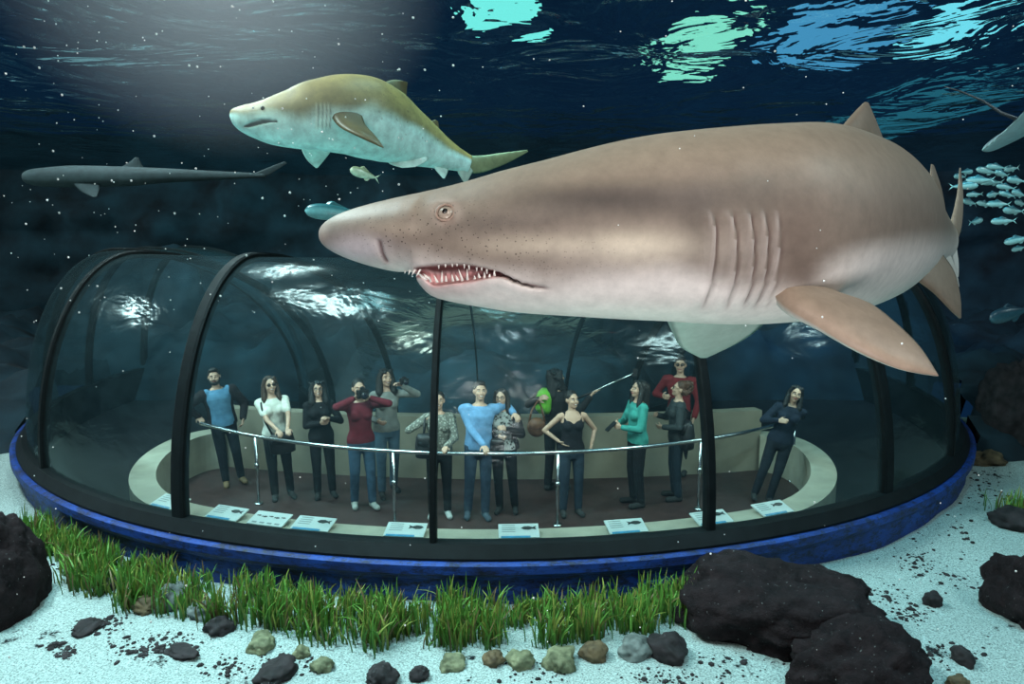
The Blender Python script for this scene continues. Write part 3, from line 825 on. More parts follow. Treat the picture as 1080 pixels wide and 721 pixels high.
# eye
M_IRIS = mat('iris', (0.38, 0.31, 0.25), 0.15, 0.25, 60)
M_PUPIL = mat('pupil', (0.012, 0.009, 0.008), 0.1, 0.1, 5)
M_LID = mat('eyelid', (0.33, 0.23, 0.18), 0.5, 0.15, 40)
def shark_eye(Lf, parent, X_, Y_, r_, side=1):
    p, n, i = Lf.surf(X_, Y_, side)
    q = n.to_track_quat('Z', 'Y').to_matrix()
    mb = MB(); mb.ell(p-n*r_*0.66, (r_, r_, r_), q, 24, 16); e = mb.build('eye', M_IRIS, parent)
    mb = MB(); mb.ell(p+n*r_*0.28, (r_*0.30, r_*0.34, r_*0.08), q, 16, 8); mb.build('pupil', M_PUPIL, e)
    mb = MB(); ring = [p-n*r_*0.05+q @ Vector((math.cos(a)*r_*1.02, math.sin(a)*r_*0.98, 0)) for a in linsp(0, 2*PI, 33)]
    mb.tube(ring, r_*0.16, 8); mb.build('eyelid', M_LID, e)
shark_eye(B, big, 470, 224, 0.0195); shark_eye(B, big, 470, 224, 0.0195, -1)
# teeth
M_TOOTH = mat('tooth', (0.85, 0.82, 0.76), 0.25, 0.08, 30)
rt = random.Random(4)
def tooth(p, d, L_, w):
    d = d.normalized(); q = [p, p+d*L_*0.4, p+d*L_*0.75, p+d*L_]; mb = MB()
    mb.tube(q, [w, w*0.75, w*0.4, w*0.06], 7); mb.build('tooth', M_TOOTH, big)
for side in (1, -1):
    for X_ in np.arange(449, 524, 5.6):
        yl = float(np.interp(X_, [444, 458, 475, 492, 524], [293, 299, 297.5, 295.5, 291.5]))
        p, n, i = B.surf(X_, yl, side); inn = -n*0.010
        tooth(p+inn*0.2, Vector((-0.15+rt.uniform(-.25, .25), 0, 1))+n*0.15, (0.026 if X_ < 495 else 0.014)*rt.uniform(0.45, 1.1), 0.0032)
    for X_ in np.arange(462, 524, 6.5):
        yu = float(np.interp(X_, [438, 470, 483, 522], [282, 279, 279, 286]))
        p, n, i = B.surf(X_, yu, side)
        tooth(p-n*0.008, Vector((0.05, 0, -1))+n*0.1, 0.010*rt.uniform(0.7, 1.2), 0.0026)
for X_, dx, L_ in ((438, -0.5, 0.030), (433, -0.3, 0.022), (428, -0.2, 0.016), (443, -0.55, 0.034)):
    for side in (1, -1):
        p, n, i = B.surf(X_, 284.5, side); tooth(p, Vector((dx, 0, -0.8))+n*0.1, L_*0.55, 0.0026)
for X_ in (447, 450, 454):
    for side in (1, -1):
        p, n, i = B.surf(X_, 294, side); tooth(p, Vector((-0.75, 0, 0.75))+n*0.1, 0.020, 0.0026)

# --- the second shark
D2 = 4.3
st2 = [(242.5, 122, 1.5, 4.2, 0.008), (245, 122, 6, 4.2, 0.035), (250, 123, 10, 4.2, 0.06), (258, 125, 14, 4.2, 0.085), (270, 127, 18, 4.2, 0.105), (285, 128, 23, 4.2, 0.125), (310, 126, 29.5, 4.22, 0.15), (335, 122, 35, 4.26, 0.175),
       (360, 121, 39, 4.32, 0.19), (385, 124, 41, 4.4, 0.19), (408, 132, 38, 4.5, 0.17), (428, 142, 31, 4.6, 0.14), (448, 152, 24, 4.7, 0.105), (466, 161, 17, 4.78, 0.075), (482, 168, 12, 4.84, 0.05), (495, 173, 9, 4.88, 0.03)]
A2 = Loft(st2, 300, 110); A2.grid(); X, Y, SD = A2.X, A2.Y, A2.side; sc = np.ones_like(X)
yU2 = np.interp(X, [256, 262, 275, 288, 294], [133, 129, 125.5, 126.5, 128]); yL2 = np.interp(X, [256, 262, 275, 288, 294], [133.5, 134, 130.5, 128, 128.5])
mo = ((X > 257) & (X < 294))*sstep(-0.2, 0.2, (Y-yU2)/np.clip(yL2-yU2, 0.5, None))*sstep(1.2, 0.8, (Y-yU2)/np.clip(yL2-yU2, 0.5, None))
sc -= 0.25*mo
ym = sstep(106, 113, Y)*sstep(139, 133, Y); gd = np.zeros_like(X); gc = np.zeros_like(X)
for g in (334, 338.5, 342.5, 346.5):
    c = g-0.012*(Y-120)**2/4; u = X-c
    sc += 0.02*ym*np.exp(-(u/1.2)**2); gd += ym*np.exp(-((u-2.0)/0.7)**2); gc += ym*np.exp(-(u/0.9)**2)
P = A2.verts(scale=sc); rel = -np.cos(A2.THG)
bd = np.interp(X, [242, 300, 350, 390, 430, 495], [-0.15, -0.02, 0.05, -0.05, 0.0, -0.1])
NZ = np.array([[noise.noise((x*0.03, y*0.04, 3.5)) for y in np.linspace(70, 200, 30)] for x in np.linspace(240, 500, 60)])[np.clip((X-240)/260*59, 0, 59).astype(int), np.clip((Y-70)/130*29, 0, 29).astype(int)]
col = mixc(np.array((0.27, 0.21, 0.07)), np.array((0.17, 0.165, 0.075)), sstep(-0.8, 0, rel))
col = mixc(col, np.array((0.50, 0.80, 0.76)), sstep(bd-0.30, bd+0.22, rel+0.30*NZ))  # ambient teal light tinted into the white belly
col = mixc(col, np.array((0.03, 0.05, 0.045)), np.clip(mo, 0, 1)*0.9); col = mixc(col, np.array((0.6, 0.68, 0.55)), np.clip(gc, 0, 1)*0.5); col = mixc(col, np.array((0.06, 0.07, 0.04)), np.clip(gd, 0, 1)*0.7)
al = sstep(380, 420, X)*sstep(500, 470, X)*0.45*(rel < 0.3)
parts = [(P.reshape(-1, 3).tolist(), A2.faces(), np.concatenate([col, al[..., None]], 2).reshape(-1, 4).tolist())]
ol, wt = (0.085, 0.065, 0.025), (0.50, 0.74, 0.68)  # white fins carry the same teal light tint
parts.append(fin([at(347, 118, 4.16), at(356, 132, 4.06), at(376, 143, 3.98), at(404, 156, 3.95)], [at(382, 122, 4.18), at(386, 132, 4.12), at(396, 143, 4.02), at(405, 155, 3.955)], 0.05, ol, wt, flip=-1))
parts.append(fin([at(316, 148, 4.35), at(319, 160, 4.42), at(325, 170, 4.48), at(333, 177, 4.52)], [at(356, 150, 4.40), at(349, 160, 4.45), at(342, 169, 4.5), at(335, 177, 4.525)], 0.04, wt, wt))
parts.append(fin([at(396, 92, 4.44), at(407, 86, 4.5), at(417, 84, 4.56), at(428, 86, 4.6)], [at(432, 118, 4.62), at(429, 107, 4.64), at(429, 97, 4.64), at(430, 87, 4.62)], 0.03, (0.12, 0.12, 0.06), (0.12, 0.12, 0.06)))
parts.append(fin([at(444, 140, 4.70), at(453, 129, 4.74), at(459, 126, 4.78)], [at(468, 150, 4.80), at(464, 138, 4.80), at(462, 128, 4.79)], 0.02, ol, ol))
parts.append(fin([at(404, 160, 4.5), at(410, 172, 4.5), at(424, 177, 4.52)], [at(446, 160, 4.62), at(452, 168, 4.6), at(438, 176, 4.55)], 0.03, wt, wt))
parts.append(fin([at(452, 168, 4.72), at(460, 180, 4.72), at(467, 188, 4.74)], [at(474, 174, 4.8), at(472, 182, 4.78), at(469, 188, 4.75)], 0.02, wt, wt))
parts.append(fin([at(480, 163, 4.83), at(505, 164, 4.9), at(530, 161, 4.95), at(556, 158, 5.0)], [at(488, 182, 4.86), at(508, 182, 4.92), at(535, 172, 4.97), at(557, 160, 5.005)], 0.03, (0.17, 0.22, 0.12), (0.17, 0.22, 0.12)))
parts.append(fin([at(478, 172, 4.82), at(484, 184, 4.84), at(490, 194, 4.86)], [at(502, 176, 4.9), at(496, 186, 4.88), at(492, 194, 4.87)], 0.025, (0.35, 0.5, 0.44), (0.35, 0.5, 0.44)))
M_SHARK2 = attr_mat('shark_skin_olive', 0.5, 0.35, 14, 0.35, 0.1, 120, spots=30)
s2 = link('shark', join_parts(parts), M_SHARK2)
tag(s2, 'smaller olive backed shark with white belly swimming behind at upper left', 'shark')
M_IRIS2 = mat('iris_dark', (0.03, 0.03, 0.02), 0.15, 0.25, 60)
for sd in (1, -1):
    p, n, i = A2.surf(277, 114, sd); mb = MB(); mb.ell(p, (0.012, 0.012, 0.012), None, 14, 10); mb.build('eye', M_IRIS2, s2)

# --- dim distant shark at far left
st3 = [(24, 187, 1, 9.5, 0.02), (28, 187, 6, 9.5, 0.09), (40, 187, 9, 9.5, 0.14), (80, 186, 11, 9.6, 0.17), (130, 186, 10, 9.7, 0.16), (180, 185, 7, 9.8, 0.11), (240, 185, 4, 10, 0.06), (280, 185, 2, 10.1, 0.03)]
A3 = Loft(st3, 90, 40); A3.grid(); P = A3.verts()
cc = mixc(np.array((0.03, 0.045, 0.05)), np.array((0.05, 0.075, 0.08)), sstep(-0.3, 0.5, -np.cos(A3.THG)))
parts = [(P.reshape(-1, 3).tolist(), A3.faces(), np.concatenate([cc, np.zeros(cc.shape[:2]+(1,))], 2).reshape(-1, 4).tolist())]
dk = (0.03, 0.045, 0.05)
parts.append(fin([at(120, 180, 9.7), at(135, 172, 9.75), at(142, 166, 9.78)], [at(155, 181, 9.8), at(150, 174, 9.8), at(146, 166, 9.79)], 0.05, dk, dk))
parts.append(fin([at(262, 185, 10.05), at(282, 177, 10.1), at(300, 170, 10.15)], [at(278, 187, 10.1), at(288, 182, 10.12), at(303, 172, 10.16)], 0.03, dk, dk))
parts.append(fin([at(75, 192, 9.5), at(85, 202, 9.45), at(98, 208, 9.42)], [at(105, 192, 9.6), at(105, 200, 9.5), at(102, 207, 9.43)], 0.04, dk, dk))
o = link('shark', join_parts(parts), attr_mat('dim_skin', 0.7, 0.2, 6, 0.3)); tag(o, 'faint long shark shape deep in the dark water at far left', 'shark')

# ------------------------------------------------------------------ small fish
M_FISH = attr_mat('fish_skin', 0.28, 0.7, 30, 0.25)
def fish_mesh(Ln=0.22, back=(0.03, 0.12, 0.15), side=(0.34, 0.62, 0.62), deep=0.16):
    vs, fs, cs = [], [], []; n, m = 22, 14
    for i in range(n):
        u = i/(n-1); x = (0.5-u)*Ln
        h = deep*Ln*(math.sin(PI*min(1, u**0.62))**0.8 if u < 0.98 else 0.05)*1.0+0.012*Ln; w = h*0.5
        for j in range(m):
            a = 2*PI*j/m; vs.append((x, w*math.sin(a), h*math.cos(a)))
            t = 0.5-0.5*math.cos(a); t = min(1, max(0, (t-0.22)/0.2)); cs.append(tuple(back[k]+(side[k]-back[k])*t for k in range(3))+(0,))
    for i in range(n-1):
        for j in range(m):
            k = (j+1) % m; fs.append((i*m+j, i*m+k, (i+1)*m+k, (i+1)*m+j))
    fs.append(tuple(range(m-1, -1, -1))); fs.append(tuple((n-1)*m+j for j in range(m)))
    parts = [(vs, fs, cs)]
    V = lambda x, z: Vector((x*Ln, 0, z*Ln))
    parts.append(fin([V(-0.45, 0.02), V(-0.56, 0.10), V(-0.66, 0.17)], [V(-0.47, 0), V(-0.55, 0.03), V(-0.62, 0.15)], 0.004, side, side, 10, 5))
    parts.append(fin([V(-0.45, -0.02), V(-0.56, -0.10), V(-0.66, -0.17)], [V(-0.47, 0), V(-0.55, -0.03), V(-0.62, -0.15)], 0.004, side, side, 10, 5))
    parts.append(fin([V(0.18, deep*0.85), V(0.08, deep*1.45), V(0.0, deep*1.5)], [V(-0.28, deep*0.5), V(-0.2, deep*0.8), V(-0.05, deep*1.3)], 0.004, back, back, 10, 5))
    parts.append(fin([V(-0.05, -deep*0.85), V(-0.12, -deep*1.3), V(-0.2, -deep*1.2)], [V(-0.32, -deep*0.4), V(-0.28, -deep*0.7), V(-0.22, -deep*1.1)], 0.004, side, side, 10, 5))
    return join_parts(parts)
fm = fish_mesh()
M_FEYE = mat('fish_eye', (0.01, 0.01, 0.01), 0.2, 0.1, 5)
def put_fish(me, px, py, d, ry, scale, flip, label, group=None, yaw=0, eye=True):
    o = link('fish', me, M_FISH); o.location = at(px, py, d)
    o.rotation_euler = (0, R(ry), R(yaw)+(PI if flip else 0)); o.scale = (scale,)*3
    tag(o, label, 'fish', group)
    return o
rf = random.Random(9)
shoal = [(1020, 181), (1032, 190), (1027, 205), (1045, 192), (1056, 183), (1066, 178), (1071, 190), (1060, 197), (1047, 205), (1038, 215), (1018, 196), (1022, 213), (1062, 205), (1074, 204), (1052, 215),
         (1030, 233), (1057, 233), (1072, 253), (1074, 262), (1068, 222), (1076, 214), (1012, 186), (1040, 180), (1050, 176)]
fe_me = None
for i, (px, py) in enumerate(shoal):
    lab = 'small silver teal fish in the shoal by the big shark tail'; grp = 'shoal of small fish at the right edge'
    if i == 15: lab = 'silver fish facing right, on its own just below the shoal beside the shark tail'
    if i == 16: lab = 'silver fish trailing right of the lone silver fish below the shoal'
    if i == 17: lab = 'upper of two fish low at the right edge below the shoal'
    if i == 18: lab = 'lower of two fish low at the right edge below the shoal'
    o = put_fish(fm, px, py, rf.uniform(6.4, 8.0), rf.uniform(-14, 14), rf.uniform(0.62, 0.92), i not in (0, 10, 15), lab, grp, rf.uniform(-25, 25))
f2 = fish_mesh(0.5, (0.03, 0.15, 0.17), (0.20, 0.50, 0.52), 0.13)
put_fish(f2, 352, 224, 6.6, -4, 1.0, True, 'teal fish just above the big shark snout', None, 10)
f3 = fish_mesh(0.26, (0.25, 0.30, 0.18), (0.55, 0.68, 0.52), 0.17)
put_fish(f3, 383, 183, 5.6, -15, 0.8, True, 'small pale fish below the olive shark belly', None, 30)
f4 = fish_mesh(0.6, (0.02, 0.06, 0.09), (0.04, 0.13, 0.17), 0.15)
put_fish(f4, 1064, 331, 9.0, 10, 1.0, True, 'dim blue fish above the rock pillar at the right edge', None, 15)
for f_ in [o for o in COL.objects if o.name.startswith('fish') and o.type == 'MESH']:
    pass
# flat ray at the right
def ray_mesh():
    vs, fs, cs = [], [], []; n, m = 31, 41
    for top_ in (1, -1):
        for i in range(n):
            v_ = -1+2*i/(n-1)
            for j in range(m):
                u = j/(m-1)*2-1                                   # span
                a = abs(u); front = 0.42*(1-a**1.25); back_ = -0.40*(1-a**0.9) - 0.10*a
                c0 = (front+back_)/2; hl = (front-back_)/2
                y = c0 + hl*v_
                th = 0.075*(1-a)**1.3*(1-v_*v_)**0.6
                z = top_*th*(1.0 if top_ > 0 else 0.5) + 0.16*a*a - 0.06*a
                vs.append((u*0.62, y*1.0, z)); cs.append((0.16, 0.22, 0.24, 0) if top_ > 0 else (0.45, 0.75, 0.76, 0))  # teal light tinted into the pale underside
    for tt in range(2):
        b = tt*n*m
        for i in range(n-1):
            for j in range(m-1):
                q = (b+i*m+j, b+i*m+j+1, b+(i+1)*m+j+1, b+(i+1)*m+j); fs.append(q if tt == 0 else q[::-1])
    me = mesh_from(vs, fs, True, cs)
    bm = bmesh.new(); bm.from_mesh(me); bmesh.ops.remove_doubles(bm, verts=bm.verts, dist=1e-4); bmesh.ops.recalc_face_normals(bm, faces=bm.faces); bm.to_mesh(me); bm.free()
    return me
M_RAY = attr_mat('ray_skin', 0.5, 0.4, 10, 0.2)
ray = link('stingray', ray_mesh(), M_RAY); ray.location = at(1083, 134, 4.2); ray.rotation_euler = (R(-30), R(14), R(68)); ray.scale = (0.58,)*3
tag(ray, 'pale bellied ray with a thin dark tail cut by the right edge', 'ray')
bpy.context.view_layer.update()
inv = ray.matrix_world.inverted()
pts = [at(1078, 128, 4.2), at(1056, 119, 4.25), at(1036, 106, 4.3), at(1015, 97, 4.35), at(996, 91, 4.4)]
mb = MB(); mb.tube([inv @ p for p in pts], [0.022, 0.016, 0.011, 0.008, 0.004], 8); mb.build('tail', mat('ray_tail', (0.02, 0.025, 0.03), 0.5), ray)

# drifting specks
mb = MB(); rs = random.Random(21)
for k in range(330):
    if k < 210: px, py = rs.uniform(-20, 480), rs.uniform(-10, 330)
    else: px, py = rs.uniform(0, 1090), rs.uniform(0, 700)
    d = rs.uniform(1.1, 4.6); p = at(px, py, d); s = d*rs.choice([0.0006, 0.0008, 0.0010, 0.0016])
    if k >= 210 and d > 2.5: d = rs.uniform(1.0, 1.6); p = at(px, py, d); s = d*0.0009
    mb.ell(p, (s, s, s), None, 6, 4)
o = mb.build('drifting_specks', mat('speck', (0.75, 0.8, 0.8), 0.7)); tag(o, 'white specks of matter drifting in the water', 'specks', kind='stuff')

#PEOPLE-BEGIN
# ------------------------------------------------------------------ visitors
M_SKIN = mat('skin', (0.50, 0.31, 0.22), 0.55, 0.10, 30)
M_SKIN2 = mat('skin_tan', (0.42, 0.24, 0.16), 0.55, 0.10, 30)
M_LIPS = mat('lips', (0.32, 0.09, 0.08), 0.5, 0.1, 30)
M_TEETHW = mat('smile', (0.8, 0.78, 0.72), 0.3, 0.05, 30)
M_EYEW = mat('eye_white', (0.75, 0.74, 0.70), 0.2, 0.05, 30)
M_EYED = mat('eye_dark', (0.02, 0.013, 0.01), 0.2, 0.1, 30)
HAIRS = {k: mat('hair_'+k, c, 0.5, 0.4, 60, 0.5) for k, c in dict(dark=(0.012, 0.009, 0.008), brown=(0.045, 0.024, 0.015), red=(0.07, 0.030, 0.016), black=(0.006, 0.006, 0.007)).items()}
_cl = {}
def cloth(c, var=0.18, scale=18):
    k = (tuple(c), var, scale)
    if k not in _cl: _cl[k] = mat('cloth', c, 0.85, var, scale, 0.25, spec=0.15)
    return _cl[k]
def plaid(c1, c2, sc):
    m, t, out = nt('patterned_cloth')
    n = N(t, 'ShaderNodeTexVoronoi', Scale=sc); t.links.new(coords(t), n.inputs['Vector'])
    p = N(t, 'ShaderNodeBsdfPrincipled', Roughness=0.85); t.links.new(ramp(t, n.outputs['Distance'], [(0.25, c1), (0.5, c2)]), p.inputs['Base Color'])
    t.links.new(p.outputs[0], out.inputs[0]); return m
V3 = Vector

def ik(sh, tgt, la, lb, hint):
    d = tgt-sh; L = min(d.length, (la+lb)*0.985); dn = d.normalized(); wr = sh+dn*L
    a = (la*la-lb*lb+L*L)/(2*L); h = math.sqrt(max(0, la*la-a*a))
    side = hint-dn*hint.dot(dn)
    side = side.normalized() if side.length > 1e-4 else V3((0, 1, 0))
    return sh+dn*a+side*h, wr

def hand_prims(mb, wr, d, pn, sx, curl, k=1.0):
    d = d.normalized(); pn = (pn-d*pn.dot(d)).normalized(); lat = d.cross(pn).normalized()*sx
    kn = []
    for i in range(4):
        o_ = (1.5-i)*0.0205*k; b = wr+d*(0.086-0.005*abs(i-1.2))*k+lat*o_; kn.append(b)
        mb.cap(wr+d*0.012*k+lat*o_*0.55, b, 0.0155*k, 0.0125*k, 8)
    for i, ln in enumerate((0.070, 0.080, 0.074, 0.056)):
        ln *= k; a1, a2, a3 = curl*0.7, curl*1.7, curl*2.4
        dirs = [d*math.cos(a)+pn*math.sin(a) for a in (a1, a2, a3)]
        spread = lat*((1.5-i)*0.05)
        p = kn[i]
        for dd, fr, r0, r1 in zip(dirs, (0.46, 0.30, 0.26), (0.0098, 0.0090, 0.0082), (0.0090, 0.0082, 0.0070)):
            q = p+(dd+spread).normalized()*ln*fr; mb.cap(p, q, r0*k, r1*k, 8); p = q
    b = wr+d*0.022*k+lat*0.026*k
    m_ = b+(d*0.6+lat*0.75+pn*0.35).normalized()*0.040*k; mb.cap(b, m_, 0.0135*k, 0.0110*k, 8)
    e_ = m_+(d*0.85+lat*0.20+pn*(0.25+curl*0.4)).normalized()*0.030*k; mb.cap(m_, e_, 0.0105*k, 0.0085*k, 8)

def person(px, n, H, label, yaw=0, lean=0, R_=None, L_=None, female=True, top=(0.1, 0.1, 0.1), topm=None, sleeve='long', legs=(0.02, 0.02, 0.025),
           shoes=(0.03, 0.03, 0.03), hair='long', hairc='dark', skin=None, head=(0, 0), beard=False, glasses=None, jacket=None, smile=True, step=0.0, pz=None, curlR=0.55, curlL=0.55, palmR=None, palmL=None, tank=False, elbR=None, elbL=None):
    ph = phi_at(px, n, 0.8); base = tp(ph, n, FLOOR_Z); v = CAM-base
    rz = math.atan2(v.x, -v.y)+R(yaw); s = H/1.70
    root_M = Matrix.Translation(base) @ Matrix.Rotation(rz, 4, 'Z') @ Matrix.Rotation(R(lean), 4, 'Y')
    inv = root_M.inverted()
    sk = skin or M_SKIN
    fw = 0.90 if female else 1.0; shw = 0.168 if female else 0.198
    # local coordinates below are in real metres; q() scales from the 1.70 m template
    q = lambda x, y, z: V3((x*s, y*s, z*s))
    def target(t, sx):
        if t is None: return q(sx*0.24, -0.06, 0.80)
        if t[0] == 'rail':
            w_ = tp(phi_at(t[1], RAIL_N, RAIL_Z), RAIL_N, RAIL_Z+0.045); return inv @ w_
        if t[0] == 'world': return inv @ t[1]
        return q(*t)
    arms = {}
    for sx, t, elb in ((-1, R_, elbR), (1, L_, elbL)):
        sh = q(sx*shw, 0.0, 1.375); tg = target(t, sx)
        isr = bool(t) and t[0] == 'rail'
        hint = V3(elb) if elb else (V3((sx*0.7, 0.45, -0.6)))
        pre = (tg-sh).normalized()
        wt = tg-(V3((0, -0.05, 0.02))*s if isr else pre*0.07*s)
        if isr: wt = tg+V3((0, 0.07, 0.012))*s
        el, wr = ik(sh, wt, 0.285*s, 0.245*s, hint)
        fd = (wr-el).normalized()
        hd = (fd*0.35+V3((0, -1, -0.05))).normalized() if isr else fd
        pm = palmR if sx < 0 else palmL
        pn = V3((0, 0, -1)) if isr else (V3(pm) if pm else V3((-sx*0.8, -0.2, 0.1)))
        arms[sx] = (sh, el, wr, hd, pn, curlR if sx < 0 else curlL, isr)
    hy, hp = head; HM = Matrix.Rotation(R(hy), 3, 'Z') @ Matrix.Rotation(R(-hp), 3, 'X')
    hp0 = V3((0, 0, 1.50))
    def hq(x, y, z): return (hp0+HM @ (V3((x, y, z))-hp0))*s
    def hell(mb_, c, r_): mb_.ell(hq(*c), tuple(x*s for x in r_), HM, 16, 11)
    legp = {}
    for sx in (-1, 1):
        st_ = step*sx
        legp[sx] = (q(sx*0.088, 0, 0.90), q(sx*0.098, -0.02-0.05*st_, 0.49), q(sx*0.105, 0.02-0.16*st_, 0.085))
    hipw = 0.172 if female else 0.165
    torso = [(0, 0.01, 0.80, 0.13, 0.095), (0, 0.01, 0.88, hipw, 0.118), (0, 0.008, 0.96, hipw*0.98, 0.115), (0, 0, 1.06, 0.128 if female else 0.148, 0.098), (0, 0, 1.18, 0.140*fw+0.008, 0.106), (0, 0.0, 1.30, 0.170*fw+0.004, 0.112), (0, 0.004, 1.375, 0.165*fw, 0.092), (0, 0.01, 1.425, 0.10, 0.068), (0, 0.01, 1.455, 0.055, 0.055)]
    def add_torso(mb_, g, z0=-1, z1=9):
        secs = [(x*s, y*s, z*s, (a+g)*s, (b+g)*s) for x, y, z, a, b in torso if z0 <= z <= z1]
        mb_.stack(secs, 24)
        if female and z1 > 1.3:
            for sx in (-1, 1): mb_.ell(q(sx*0.072, -0.085, 1.265), ((0.062+g)*s, (0.055+g)*s, (0.06+g)*s))
    # ---- body
    mb = MB(); add_torso(mb, 0)
    mb.cap(q(0, 0.012, 1.40), hq(0, 0.0, 1.53), 0.054*s, 0.050*s)
    hell(mb, (0, 0.005, 1.615), (0.074, 0.094, 0.100)); hell(mb, (0, -0.030, 1.555), (0.058, 0.066, 0.068)); hell(mb, (0, -0.060, 1.515), (0.032, 0.032, 0.026))
    mb.cap(hq(0, -0.090, 1.615), hq(0, -0.114, 1.575), 0.009*s, 0.0155*s, 10)
    for sx in (-1, 1):
        hell(mb, (sx*0.036, -0.066, 1.570), (0.027, 0.026, 0.024)); hell(mb, (sx*0.077, 0.008, 1.595), (0.011, 0.02, 0.031))
        hell(mb, (sx*0.030, -0.078, 1.627), (0.026, 0.016, 0.010))
        sh, el, wr, hd, pn, cu, isr = arms[sx]; kk = s*fw
        mb.cap(sh*1.0+V3((-sx*0.03*s, 0, 0.012*s)), sh, 0.052*kk, 0.052*kk)
        mb.cap(sh, el, 0.049*kk, 0.038*kk); mb.cap(el, wr, 0.038*kk, 0.026*kk)
        hand_prims(mb, wr, hd, pn, -sx if not isr else sx, cu if not isr else 0.62, s*(0.93 if female else 1.02))
        hpj, kn, an = legp[sx]
        mb.cap(hpj, kn, 0.082*s, 0.056*s); mb.cap(kn, an, 0.054*s, 0.036*s)
        mb.cap(an-V3((0, 0, 0.04*s)), an+V3((sx*0.02*s, -0.12*s, -0.055*s)), 0.036*s, 0.026*s)
    body = mb.remesh('person', sk, None, 0.0075, 2, 0.5); body.matrix_world = root_M
    tag(body, label, 'person')
    # ---- trousers
    mb = MB(); add_torso(mb, 0.012, 0.79, 1.0)
    for sx in (-1, 1):
        hpj, kn, an = legp[sx]
        mb.cap(hpj, kn, 0.096*s, 0.070*s); mb.cap(kn, an+V3((0, 0, 0.01*s)), 0.069*s, 0.056*s)
    mb.remesh('trousers', cloth(legs), body, 0.013, 4)
    # ---- shirt
    def shirt(name, g, mt, sl, z0, z1=9.0, front_open=False):
        mb = MB(); add_torso(mb, g, z0, z1 if z1 < 9 else 1.43)
        for sx in (-1, 1):
            sh, el, wr, hd, pn, cu, isr = arms[sx]; kk = fw
            if sl != 'none':
                mb.cap(sh+V3((-sx*0.05*s, 0, 0.01*s)), sh, (0.055*kk+g)*s, (0.055*kk+g)*s)
                e2 = el if sl == 'long' else sh.lerp(el, 0.62)
                mb.cap(sh, e2, (0.052*kk+g)*s, (0.041*kk+g if sl == 'long' else 0.046*kk+g)*s)
                if sl == 'long': mb.cap(el, el.lerp(wr, 0.93), (0.041*kk+g)*s, (0.030*kk+g)*s)
                if sl == 'rolled': mb.cap(el, el.lerp(wr, 0.25), (0.041*kk+g)*s, (0.04*kk+g)*s)
        return mb.remesh(name, mt, body, 0.012, 3)
    if tank:
        mb = MB(); add_torso(mb, 0.012, 0.85, 1.31)
        for sx in (-1, 1): mb.cap(q(sx*0.10, -0.075, 1.30), q(sx*0.11, 0.0, 1.425), 0.026*s, 0.022*s); mb.cap(q(sx*0.11, 0.0, 1.425), q(sx*0.10, 0.075, 1.30), 0.022*s, 0.026*s)
        mb.remesh('top', topm or cloth(top), body, 0.011, 3)
    else:
        shirt('shirt', 0.014, topm or cloth(top), sleeve, 0.86)
    if jacket:
        jm = cloth(jacket); mb = MB()
        secs = [t_ for t_ in torso if 0.85 <= t_[2] <= 1.43]
        mb.stack([(0, (y+0.032)*s, z*s, (a+0.042)*s, (b+0.030)*s) for x, y, z, a, b in torso if 0.87 <= z <= 1.40], 24)
        for sx in (-1, 1):
            sh, el, wr, hd, pn, cu, isr = arms[sx]
            mb.cap(sh+V3((-sx*0.07*s, 0.01*s, 0.005*s)), sh, 0.070*s, 0.080*s); mb.cap(sh, el, 0.080*s, 0.066*s); mb.cap(el, el.lerp(wr, 0.93), 0.066*s, 0.050*s)
        mb.remesh('jacket', jm, body, 0.013, 4)
    for sx in (-1, 1):
        hpj, kn, an = legp[sx]; mb = MB()
        a0 = an+V3((0, 0.02*s, -0.045*s)); b0 = an+V3((sx*0.025*s, -0.155*s, -0.05*s))
        mb.cap(a0, b0, 0.045*s, 0.040*s); mb.cap(an+V3((0, 0, 0.0)), a0, 0.046*s, 0.048*s)
        mb.remesh('shoe', cloth(shoes, 0.1), body, 0.010, 2)
    # ---- hair
    hm = HAIRS[hairc]; mb = MB()
    hell(mb, (0, 0.022, 1.640), (0.084, 0.096, 0.092))
    if hair == 'short':
        hell(mb, (0, 0.045, 1.60), (0.080, 0.070, 0.075)); hell(mb, (0, -0.045, 1.700), (0.06, 0.05, 0.028))
    elif hair in ('long', 'curly'):
        for sx in (-1, 1):
            w_ = 0.034 if hair == 'long' else 0.048
            mb.cap(hq(sx*0.060, -0.035, 1.685), hq(sx*0.084, 0.0, 1.60), 0.030*s, w_*s)
            mb.cap(hq(sx*0.084, 0.0, 1.60), q(sx*0.098, -0.035, 1.42), w_*s, (w_+0.006)*s)
            mb.cap(q(sx*0.098, -0.035, 1.42), q(sx*0.095, -0.07, 1.31), (w_+0.004)*s, 0.016*s)
        mb.cap(hq(0, 0.07, 1.62), q(0, 0.085, 1.36), 0.085*s, 0.07*s)
        if hair == 'curly':
            rc = random.Random(int(px))
            for _ in range(46):
                a = rc.uniform(0, 2*PI); z = rc.uniform(1.42, 1.70)
                if math.sin(a) < -0.35 and z < 1.67: continue
                hell(mb, (0.098*math.cos(a), 0.02+0.105*math.sin(a), z), (0.024, 0.024, 0.022))
    elif hair == 'bun':
        hell(mb, (0, 0.125, 1.665), (0.055, 0.055, 0.055)); hell(mb, (0, 0.05, 1.60), (0.082, 0.075, 0.085))
        rc = random.Random(int(px))
        for _ in range(40):
            a = rc.uniform(0, PI); hell(mb, (0.085*math.cos(a), 0.04+0.11*math.sin(a), rc.uniform(1.56, 1.72)), (0.026, 0.026, 0.026))
    elif hair == 'tied':
        hell(mb, (0, 0.05, 1.60), (0.076, 0.07, 0.075)); hell(mb, (0, 0.12, 1.62), (0.04, 0.045, 0.05))
    mb.remesh('hair', hm, body, 0.0085, 2)
